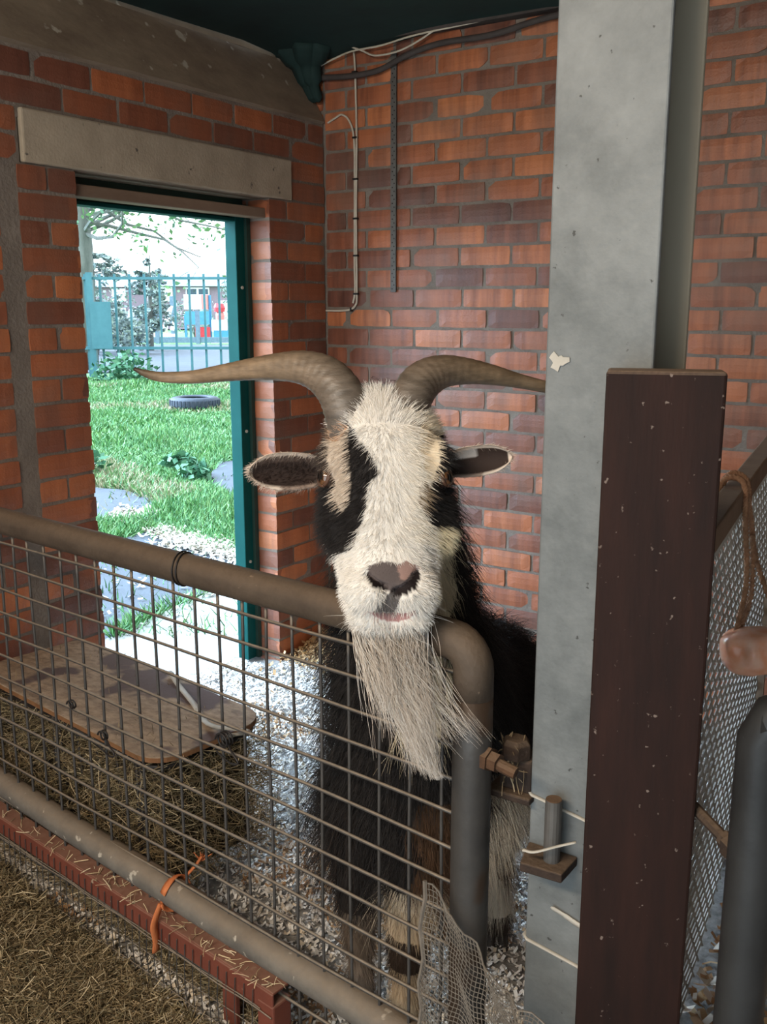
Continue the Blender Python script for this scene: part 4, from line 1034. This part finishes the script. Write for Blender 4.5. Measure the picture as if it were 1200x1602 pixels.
# ---- coat markings, as fixed regions of the animal
def dmap(v): return 1.42 - .077*(v-650)/250
def FP(pts): return [((u-600)/1500*dmap(v), (801-v)/1500*dmap(v)) for u, v in pts]
M_BLACK = FP([(546, 668), (556, 674), (562, 690), (580, 712), (594, 742), (580, 752), (575, 770), (574, 792), (562, 832), (548, 862), (536, 866), (524, 868), (520, 900), (480, 905), (470, 760), (506, 758), (522, 778), (534, 802), (545, 792), (550, 770), (548, 735), (545, 700)])
M_BEIGE = FP([(518, 668), (545, 660), (548, 735), (550, 770), (545, 792), (534, 802), (522, 778), (512, 752), (510, 722), (505, 705)])
M_DARKL = FP([(470, 640), (508, 652), (520, 672), (514, 695), (513, 720), (519, 742), (527, 764), (505, 778), (465, 780)])
M_TAN = FP([(520, 660), (535, 648), (545, 668), (532, 690), (518, 690)])
M_BLACKR = FP([(686, 690), (690, 660), (760, 650), (760, 826), (700, 828), (686, 826), (673, 822), (662, 800), (668, 775), (680, 745), (688, 720)])
M_BROWNR = FP([(655, 760), (668, 752), (674, 770), (664, 800), (655, 790)])
M_CREAMR = FP([(660, 650), (690, 660), (688, 720), (680, 748), (668, 750), (655, 700)])
M_JAWR = FP([(684, 824), (720, 824), (720, 1010), (676, 1010), (688, 900)])
M_NOSE = FP([(574, 892), (580, 884), (596, 878), (616, 880), (632, 882), (648, 884), (655, 895), (654, 912), (644, 926), (628, 933), (612, 930), (596, 918), (578, 906)])
M_PINK = FP([(620, 884), (636, 878), (650, 884), (654, 892), (646, 894), (636, 906), (626, 908), (624, 896)])
M_PHIL = FP([(604, 930), (628, 930), (624, 948), (616, 962), (600, 962), (580, 964), (590, 954)])
M_LIP = FP([(572, 960), (600, 964), (640, 962), (652, 958), (644, 972), (620, 980), (596, 976)])
def pip(X, Y, poly):
    c = np.zeros(len(X), bool)
    for (x0, y0), (x1, y1) in zip(poly, poly[1:]+poly[:1]):
        c ^= ((y0 > Y) != (y1 > Y)) & (X < (x1-x0)*(Y-y0)/(y1-y0+1e-12) + x0)
    return c
BLACK = np.array((.010, .008, .0075)); WHITE = np.array((.66, .62, .57))
N_L = FP([(572, 896), (580, 902), (592, 910), (606, 918), (606, 925), (592, 921), (580, 914), (573, 905)])
N_R = FP([(655, 891), (659, 903), (652, 919), (638, 930), (616, 934), (613, 925), (630, 916), (643, 906), (649, 896)])
# nostrils pressed into the end of the muzzle, and the mouth line
nr = np.empty(nv*3); me.vertices.foreach_get('normal', nr); nr = nr.reshape(-1, 3)
x, s, n = head_local(co); q = (co @ np.array(VX))*sP + (co[:, 2]-H)*cP
for pl in (N_L, N_R):
    for gx in (-.0025, 0, .0025):
        for gy in (-.0025, 0, .0025):
            w = (pip(x + .03*s + gx, q + gy, pl) & (s > .2) & (n > -.09)).astype(float)
            co = co - w[:, None]*.0014*(np.array(HA)*.6 + np.array(HN)*.6)
x, s, n = head_local(co)
w = np.exp(-((n+.060+.25*np.abs(x))/.0035)**2)*(s > .27)*(np.abs(x) < .045)*.005
co = co - w[:, None]*np.array(HA)
me.vertices.foreach_set('co', co.ravel()); me.update()
def coat(P, NR, jit=0.0, rng=RNG):
    m = len(P); J = rng.normal(0, 1, (m, 3))*jit if jit else np.zeros((m, 3))
    Q = P + J; t = Q @ np.array(VX); r = Q @ np.array(RX); z = Q[:, 2]
    x, s, n = head_local(Q); q = t*sP + (z-H)*cP
    front = NR @ np.array(VX)*-1
    col = np.tile(BLACK, (m, 1))
    # body: black shaggy coat, brown on the lower chest, cream down the front of the neck
    wob = .03*np.sin(z*31+r*17) + .02*np.sin(z*53 - r*41)
    neck = (z > .70) & (front > -.15) & (r > .035+wob*.4) & (r < .112+wob*.3 - .12*np.clip(.80-z, 0, .3)) & (t < 1.70)
    col[neck] = (.62, .52, .36)
    brown = (z < .56) & (z > .33) & (r > .06+wob*.3) & (r < .16) & (t < 1.80); col[brown] = (.085, .042, .020)
    br2 = (r < -.05) & (z < .50) & (np.sin(z*40 + r*70) > .55); col[br2] = (.03, .019, .014)
    # legs
    lz = z < .345
    A = lz & (r < .0) & (t < 1.83); col[A] = (.16, .12, .09); col[A & (z > .24) & (x < -.045)] = (.02, .013, .010)
    B = lz & (r >= .0) & (r < .135) & (t < 1.80); col[B] = (.42, .31, .20); col[B & (np.abs(z-.205+.1*(r-.05)) < .035)] = (.035, .022, .015); col[B & (z > .305)] = (.55, .45, .33)
    Cc_ = (r > .150) & (z < .59+wob) & (t > 1.62); col[Cc_] = (.60, .51, .40)
    col[Cc_ & (np.abs(z-.37+wob*.8) < .045) & (r < .235) & (t > 1.75)] = (.06, .036, .022)
    col[Cc_ & (z < .33) & (z > .24)] = (.48, .37, .26); col[Cc_ & (r > .285+wob)] = (.10, .06, .04); col[Cc_ & (z < .075)] = (.04, .026, .018)
    D_ = lz & (r >= .06) & (r < .18) & (t > 1.95); col[D_] = (.10, .06, .04)
    # head
    hd = (s > -.055) & (s < .36) & (n > -.19) & (np.abs(x) < .125) & (z > .93)
    face = hd & ((n > -.085) | (s > .19))
    back = hd & ~face
    col[back & (s > .16)] = (.60, .52, .40); col[back & (s <= .16)] = (.022, .016, .013); col[back & (s > .16) & (x < -.02)] = (.5, .46, .42)
    c = np.tile(WHITE, (m, 1)); k = (x > .02)[:, None]*np.clip((x-.02)/.05, 0, 1)[:, None]*(s < .2)[:, None]
    c = c*(1-k*.55) + np.array((.74, .65, .50))*k*.55
    for poly, cc in ((M_BEIGE, (.52, .43, .345)), (M_DARKL, (.045, .032, .025)), (M_TAN, (.50, .32, .21)), (M_CREAMR, (.68, .58, .44)), (M_BLACK, BLACK*1.3), (M_BLACKR, BLACK), (M_BROWNR, (.24, .18, .12)), (M_JAWR, (.62, .53, .36)),
                     (M_NOSE, (.085, .066, .062)), (M_PINK, (.27, .17, .145)), (M_PHIL, (.13, .115, .11)), (M_LIP, (.33, .17, .16))):
        c[pip(x + .03*s, q, poly)] = cc
    nos = pip(x + .03*s, q, N_L) | pip(x + .03*s, q, N_R)
    c[nos] = (.010, .006, .006)
    col[face] = c[face]
    return col
nr = np.empty(nv*3); me.vertices.foreach_get('normal', nr); nr = nr.reshape(-1, 3)
ca = me.color_attributes.new('col', 'FLOAT_COLOR', 'POINT'); arr = np.ones((nv, 4), np.float32); arr[:, :3] = coat(co, nr); ca.data.foreach_set('color', arr.ravel())

M['hide'] = mat_col('goat_hide', .75, spec=.2); M['fur'] = mat_col('goat_hair', .55, spec=.25)
# ears, grown onto the same mesh
ears = MB()
def ear(sx, base, tip, half, cup, lift):
    base, tip = Vector(base), Vector(tip); e = (tip-base); Lh = e.length; e.normalize()
    up = Vector((0, 0, 1)); up = (up - e*up.dot(e)).normalized(); fc = -(e.cross(up))*(-sx)
    if fc.dot(VX) > 0: fc = -fc
    nu, nvv = 26, 17; F_, Bk, cf, cbk = [], [], [], []
    for i in range(nu+1):
        u = 1-(1-i/nu)**1.7; w = half*(.50 + .62*math.sin(math.pi*min(1, u*.80+.10)))*max(0, 1-max(0, (u-.72)/.28)**2)**.5 if i < nu else .0012
        for j in range(nvv+1):
            v = -1 + 2*j/nvv
            d_ = cup*(v*v)*(1-u*.5) - cup*.5
            p = base + e*(u*Lh) + up*(v*w + lift*u*u) + fc*d_
            rim = abs(v) > .84 or u > .955
            inner = (.030, .018, .014) if v < .45 or sx > 0 and u > .45 else ((.09, .06, .048) if sx < 0 else (.30, .28, .27))
            if sx > 0 and v > .25 and u < .55: inner = (.34, .32, .31)
            c = (.56, .46, .38) if (rim and (v > 0 or u > .6)) else ((.26, .19, .15) if rim else inner)
            F_.append(p + fc*.003); Bk.append(p - fc*.003); cf.append(c); cbk.append((.045, .03, .025) if not rim else c)
    n0 = len(ears.v); ears.v += [tuple(p) for p in F_+Bk]; ears.c += cf+cbk; W_ = nvv+1; off = len(F_)
    for i in range(nu):
        for j in range(nvv):
            a, b, c, d_ = i*W_+j, i*W_+j+1, (i+1)*W_+j+1, (i+1)*W_+j
            ears.f.append((n0+a, n0+b, n0+c, n0+d_)); ears.f.append((n0+off+d_, n0+off+c, n0+off+b, n0+off+a))
    for i in range(nu):
        for j in (0, nvv): a, b = i*W_+j, (i+1)*W_+j; ears.f.append((n0+a, n0+b, n0+off+b, n0+off+a))
    for j in range(nvv): a, b = nu*W_+j, nu*W_+j+1; ears.f.append((n0+a, n0+b, n0+off+b, n0+off+a))
ear(-1, U(512, 735, 1.455), U(389, 738, 1.425), .026, .016, .0)
ear(1, U(686, 728, 1.455), U(801, 714, 1.44), .021, .014, .0)
bm = bmesh.new(); bm.from_mesh(me)
lay = bm.verts.layers.float_color['col']; vs = []
for p, c in zip(ears.v, ears.c):
    v = bm.verts.new(p); v[lay] = (*c, 1); vs.append(v)
for f in ears.f:
    try: bm.faces.new([vs[i] for i in f])
    except ValueError: pass
bm.verts.ensure_lookup_table(); bm.to_mesh(me); bm.free()
me.name = 'goat'; me.transform(Matrix.Translation(-GB)); me.materials.clear(); me.materials.append(M['hide'])
me.polygons.foreach_set('use_smooth', [True]*len(me.polygons)); me.update()
goat = bpy.data.objects.new('goat', me); C.objects.link(goat); goat.location = GB
tag(goat, 'black and white bearded goat with wide sweeping horns looking over the gate', 'goat')

# horns
def horn(pts, flip, name='horn'):
    P = catmull([tuple(U(u, v, t)) for u, v, t, r in pts], 10)
    rs = catmull([(r, 0, 0) for *_, r in pts], 10); rs = [max(.0015, q[0]) for q in rs]; n = len(P)
    mb = MB(); mb.tube([Vector(p) for p in P], [r*(1+.022*math.sin(i*1.9)*(1-i/n)) for i, r in enumerate(rs)], 22, flat=1.0)
    mb.c = []
    for i in range(n):
        f = i/(n-1)
        for k in range(22):
            base = np.array((.090, .082, .076)); mid = np.array((.185, .130, .082)); tip = np.array((.016, .011, .009))
            c = base*(1-min(1, f*1.9)) + mid*min(1, f*1.9); g = max(0, (f-.82)/.18); c = c*(1-g) + tip*g
            c = c*(1 + .12*mnoise.noise((i*.2, k*.5, 3+flip)) + .05*math.sin(i*1.9))
            mb.c.append(tuple(np.clip(c, .004, 1)))
    return mb.build(name, M['horn'], goat, smooth=True)
m, nn, ll, pp = nodes('horn'); a = nn.new('ShaderNodeAttribute'); a.attribute_name = 'col'
tx = nn.new('ShaderNodeTexCoord'); mp = nn.new('ShaderNodeMapping'); mp.inputs['Scale'].default_value = (9, 9, 40); ll.new(tx.outputs['Object'], mp.inputs['Vector'])
t1 = N(nn, 'ShaderNodeTexNoise', Scale=2.2, Detail=5, Roughness=.7); ll.new(mp.outputs[0], t1.inputs['Vector'])
r1 = nn.new('ShaderNodeValToRGB'); r1.color_ramp.elements[0].position = .3; r1.color_ramp.elements[0].color = (.62, .6, .58, 1); r1.color_ramp.elements[1].position = .72; r1.color_ramp.elements[1].color = (1.5, 1.45, 1.4, 1)
ll.new(t1.outputs['Fac'], r1.inputs['Fac']); mx = N(nn, 'ShaderNodeMixRGB', blend_type='MULTIPLY'); mx.inputs['Fac'].default_value = 1
ll.new(a.outputs['Color'], mx.inputs['Color1']); ll.new(r1.outputs['Color'], mx.inputs['Color2']); ll.new(mx.outputs['Color'], pp.inputs['Base Color'])
pp.inputs['Roughness'].default_value = .45; bp = N(nn, 'ShaderNodeBump', Strength=.5, Distance=.004); ll.new(t1.outputs['Fac'], bp.inputs['Height']); ll.new(bp.outputs[0], pp.inputs['Normal'])
M['horn'] = m
horn([(556, 690, 1.43, .036), (546, 650, 1.44, .036), (532, 614, 1.455, .0345), (508, 588, 1.475, .0315), (473, 575, 1.495, .0262), (432, 574, 1.515, .0212), (390, 578, 1.535, .0172), (345, 584, 1.555, .0137), (300, 590, 1.575, .0108), (255, 590, 1.59, .0086), (230, 585, 1.60, .0066), (210, 577, 1.605, .003)], 0)
horn([(634, 690, 1.43, .032), (636, 655, 1.44, .0325), (645, 618, 1.455, .0325), (664, 594, 1.475, .0305), (694, 581, 1.495, .0255), (732, 581, 1.515, .0205), (772, 587, 1.535, .0160), (812, 596, 1.555, .0118), (852, 605, 1.575, .0098), (900, 616, 1.59, .0075), (945, 618, 1.60, .003)], 1)
# eyes with rims
for sx, (eu, ev_) in ((-1, (503, 747)), (1, (690, 742))):
    c = hp(sx*.0835, .096, -.014); outv = (RX*sx*.80 + HN*.50 + HA*.05).normalized()
    bm = bmesh.new(); bmesh.ops.create_uvsphere(bm, u_segments=24, v_segments=16, radius=.0165)
    mb = MB(); vv = [v.co.copy() for v in bm.verts]; mb.add([c + v for v in vv], [tuple(q.index for q in f.verts) for f in bm.faces]); bm.free()
    mb.c = []
    for v in vv:
        d_ = v.normalized(); ang = math.acos(max(-1, min(1, d_.dot(outv)))); side = abs(d_.dot(HA.cross(outv).normalized())); vert = abs(d_.dot(HA))
        mb.c.append((.004, .003, .003) if ang < .62 else ((.13, .055, .02) if ang < .86 else (.03, .018, .015)))
    M.setdefault('eye', mat_col('eye', .06, spec=.8)); e = mb.build('eye', M['eye'], goat, smooth=True)
    mb = MB(); a1 = (HA - outv*HA.dot(outv)).normalized(); b1 = outv.cross(a1)
    mb.tube([c + outv*.0075 + a1*(.0148*math.cos(q)*(.86)) + b1*(.0150*math.sin(q)) for q in np.linspace(0, 6.283, 25)], .0030, 7); mb.build('eyelid', M['lid_skin'] if 'lid_skin' in M else M.setdefault('lid_skin', mat('eyelid', (.06, .026, .015), (.10, .045, .025), .5, bump=0)), e, smooth=True)
# hooves
M['hoof'] = mat('hoof', (.03, .022, .018), (.06, .045, .035), .6, scale=30, bump=.2)
for L in LEGS.values():
    t, r, z, rad = L[-1]
    mb = MB()
    for sx in (-1, 1):
        ringa = [T(t + .030*math.sin(a) - .012, r + sx*.015 + .0135*math.cos(a), .0) for a in np.linspace(0, 6.283, 13)[:-1]]
        ringb = [T(t + .020*math.sin(a), r + sx*.013 + .012*math.cos(a), .045) for a in np.linspace(0, 6.283, 13)[:-1]]
        mb.rings([ringa, ringb])
    mb.build('hoof', M['hoof'], goat)

# ---- hair
def hair(name, roots, dirs, Ls, cols, droop, rad, seg, tipfade=.25, wave=.0, parent=goat, kind='stuff', tip_rad=.15):
    n = len(roots); f = np.linspace(0, 1, seg+1)[None, :, None]
    P = roots[:, None, :] + dirs[:, None, :]*Ls[:, None, None]*f + np.array((0, 0, -1.0))*(droop*Ls)[:, None, None]*f**2
    if wave: P = P + RNG.normal(0, 1, (n, 1, 3))*wave*Ls[:, None, None]*f**2 + RNG.normal(0, 1, (n, 1, 3))*wave*.4*Ls[:, None, None]*np.sin(f*5)
    P = P - np.array(parent.location)
    cv = bpy.data.hair_curves.new(name); cv.add_curves([seg+1]*n)
    at = cv.attributes.get('position') or cv.attributes.new('position', 'FLOAT_VECTOR', 'POINT'); at.data.foreach_set('vector', P.astype(np.float32).ravel())
    ra = cv.attributes.get('radius') or cv.attributes.new('radius', 'FLOAT', 'POINT')
    ra.data.foreach_set('value', np.tile((rad*(1 - (1-tip_rad)*np.linspace(0, 1, seg+1)**1.5)), n).astype(np.float32))
    c4 = np.ones((n, seg+1, 4), np.float32); c4[:, :, :3] = cols[:, None, :]
    cl = cv.attributes.new('col', 'FLOAT_COLOR', 'POINT'); cl.data.foreach_set('color', c4.ravel())
    cv.materials.append(M['fur']); o = bpy.data.objects.new(name, cv); C.objects.link(o); o.parent = parent
    if kind: o['kind'] = kind
    return o
me.calc_loop_triangles(); nt = len(me.loop_triangles)
tri = np.empty(nt*3, np.int32); me.loop_triangles.foreach_get('vertices', tri); tri = tri.reshape(-1, 3)
vc = np.empty(len(me.vertices)*3); me.vertices.foreach_get('co', vc); vc = vc.reshape(-1, 3) + np.array(GB)
vn = np.empty(len(me.vertices)*3); me.vertices.foreach_get('normal', vn); vn = vn.reshape(-1, 3)
keep = (tri < nv).all(1); tri = tri[keep]
a_, b_, c_ = vc[tri[:, 0]], vc[tri[:, 1]], vc[tri[:, 2]]; area = np.linalg.norm(np.cross(b_-a_, c_-a_), axis=1)
def sample(n, wt):
    p = area*wt; idx = RNG.choice(len(tri), n, p=p/p.sum()); w = RNG.random((n, 2)); fl = w.sum(1) > 1; w[fl] = 1-w[fl]
    u, v = w[:, :1], w[:, 1:]; i0, i1, i2 = tri[idx, 0], tri[idx, 1], tri[idx, 2]
    P = vc[i0]*(1-u-v) + vc[i1]*u + vc[i2]*v; Nn = vn[i0]*(1-u-v) + vn[i1]*u + vn[i2]*v
    return P, Nn/np.linalg.norm(Nn, axis=1, keepdims=True)
cen = (a_+b_+c_)/3; hx, hs, hn = head_local(cen); ct = cen @ np.array(VX); crr = cen @ np.array(RX); cz = cen[:, 2]
is_head = (hs > -.05) & (np.abs(hx) < .125) & (hn > -.175) & (cz > .93)
is_leg = (cz < .33)
def nrmz(a): return a/np.linalg.norm(a, axis=1, keepdims=True)
# face: short hair lying outward and down from the blaze, a tuft over the poll
P, Nn = sample(26000, is_head*1.0)
x, s, n = head_local(P)
lat = np.array(RX)[None]*np.sign(x)[:, None]*np.clip(np.abs(x)/.05, .15, 1)[:, None]
flow = np.where((s < .03)[:, None], -np.array(HA)[None]*.55 + lat*.75, lat*.8 + np.array((0, 0, -.55))[None])
dirs = nrmz(Nn*.42 + flow*.75 + RNG.normal(0, .13, P.shape)); Ls = np.where(s < .03, .015, np.where(s > .2, .009, .015))*RNG.uniform(.6, 1.3, len(P))
qq = (P @ np.array(VX))*sP + (P[:, 2]-H)*cP; nose = pip(x+.03*s, qq, M_NOSE) | pip(x+.03*s, qq, N_L) | pip(x+.03*s, qq, N_R) | pip(x+.03*s, qq, M_LIP); nose &= s > .2; Ls[nose] *= .12
ex = np.minimum(np.linalg.norm(P-np.array(hp(.0835, .096, -.014)), axis=1), np.linalg.norm(P-np.array(hp(-.0835, .096, -.014)), axis=1)); Ls[ex < .024] *= .15
cl = coat(P, Nn, .0016)*RNG.uniform(.95, 1.35, (len(P), 1))
hair('face_hair', P, dirs, Ls, cl, .15, .00030, 3)
# ears: short soft hair, longest along the rims
te = np.empty(nt*3, np.int32); me.loop_triangles.foreach_get('vertices', te); te = te.reshape(-1, 3); te = te[(te >= nv).all(1)]
vcol = np.empty(len(me.vertices)*4, np.float32); me.color_attributes['col'].data.foreach_get('color', vcol); vcol = vcol.reshape(-1, 4)[:, :3]
ar = np.linalg.norm(np.cross(vc[te[:, 1]]-vc[te[:, 0]], vc[te[:, 2]]-vc[te[:, 0]]), axis=1); ix = RNG.choice(len(te), 5200, p=ar/ar.sum())
w = RNG.random((5200, 3)); w /= w.sum(1, keepdims=True); P = (vc[te[ix]]*w[:, :, None]).sum(1); Nn = nrmz((vn[te[ix]]*w[:, :, None]).sum(1)); cl = (vcol[te[ix]]*w[:, :, None]).sum(1)*RNG.uniform(.8, 1.3, (5200, 1))
sd = np.sign(P @ np.array(RX))[:, None]*np.array(RX)[None]
hair('ear_hair', P, nrmz(Nn*.45 + sd*.7 + np.array((0, 0, -.15)) + RNG.normal(0, .25, P.shape)), RNG.uniform(.004, .011, 5200), cl, .1, .00026, 3)
# body: long shaggy coat
P, Nn = sample(30000, (~is_head & ~is_leg)*1.0)
t = P @ np.array(VX); r = P @ np.array(RX); z = P[:, 2]
dirs = nrmz(Nn*.75 + np.array((0, 0, -.62)) + RNG.normal(0, .22, P.shape))
Ls = np.where(z > .9, .045, .075)*RNG.uniform(.5, 1.25, len(P)); Ls[(z < .45)] *= 1.1
front_side = (Nn @ np.array(VX) < -.35) & (t < 1.62); Ls[front_side] *= .55
tg = t + 0  # keep hair off the gate
cl = coat(P, Nn, .006)*RNG.uniform(.6, 1.35, (len(P), 1)); dk = cl.max(1) < .03; cl[dk] += RNG.random((dk.sum(), 1))**4*np.array((.035, .028, .024))
hair('body_hair', P, dirs, Ls, cl, .55, .00042, 5, wave=.12)
# legs
P, Nn = sample(9000, is_leg*1.0); t = P @ np.array(VX); z = P[:, 2]
dirs = nrmz(Nn*.45 + np.array((0, 0, -.85)) + RNG.normal(0, .15, P.shape)); Ls = np.where(t > 1.85, .045, .028)*RNG.uniform(.5, 1.2, len(P)); Ls = np.minimum(Ls, np.maximum(.004, P[:, 2]*.6))
cl = coat(P, Nn, .004)*RNG.uniform(.7, 1.2, (len(P), 1)); hair('leg_hair', P, dirs, Ls, cl, .1, .00040, 4, wave=.06)
# beard
nB = 2600; R_ = RNG.random(nB)
bx_ = RNG.normal(0, .030, nB).clip(-.056, .056); bs_ = RNG.uniform(.20, .315, nB); bn_ = -.078 - .5*(.315-bs_) - RNG.uniform(0, .012, nB)
roots = np.array([hp(a, b, c) for a, b, c in zip(bx_, bs_, bn_)])
roots = roots + np.array(VX)*np.minimum(0, 1.385 - (roots @ np.array(VX)))[:, None]      # all hang on the near side of the rail
seg = 8; f = np.linspace(0, 1, seg+1)
pts = np.empty((nB, seg+1, 3)); colB = np.empty((nB, 3))
for k in range(nB):
    rx = (bx_[k]+.06)/.12; g = random.random()
    if g < .045:   tipu, tipv = random.gauss(720, 20), random.gauss(1148, 12)      # wisps swinging to the right
    elif g < .34: tipu, tipv = lerp(585, 660, rx) + random.gauss(0, 12), random.gauss(1085, 36)
    else:         tipu, tipv = lerp(638, 682, random.random()**.7) + random.gauss(0, 5), random.gauss(1160, 42)
    if tipv > 1215: tipv = 1215 + random.random()*6; tipu = random.gauss(682, 6)
    tip = np.array(U(tipu, tipv, random.gauss(1.285, .012))); rt = roots[k]
    mid = rt*.55 + tip*.45; mid[2] -= .010; mid += np.array(RX)*(rt @ np.array(RX) - tip @ np.array(RX))*.22
    mid = mid + np.array(RX)*random.gauss(0, .004)
    ff = f[:, None]; pts[k] = rt*(1-ff)**2 + 2*mid*ff*(1-ff) + tip*ff**2
    pts[k] += np.array(RX)*(.0035*np.sin(f*7 + k % 9)*f)[:, None]
    colB[k] = np.array(random.choice([(.60, .55, .49), (.52, .45, .38), (.68, .64, .60), (.44, .37, .31), (.56, .48, .41)]))*random.uniform(.85, 1.05)
bd = hair('beard', pts[:, 0], np.zeros((nB, 3)), np.ones(nB), colB, 0, .00055, seg, kind=None)
bd.data.attributes['position'].data.foreach_set('vector', (pts - np.array(GB)).astype(np.float32).ravel())
bd['label'] = 'long white beard hanging over the gate'
# a few stiff white hairs at lips and ears
P, Nn = sample(70, (is_head & (hs > .28))*1.0); hair('whiskers', P, nrmz(Nn + RNG.normal(0, .2, P.shape)), RNG.uniform(.02, .04, 70), np.tile(np.array((.7, .66, .6)), (70, 1)), .1, .00018, 4)
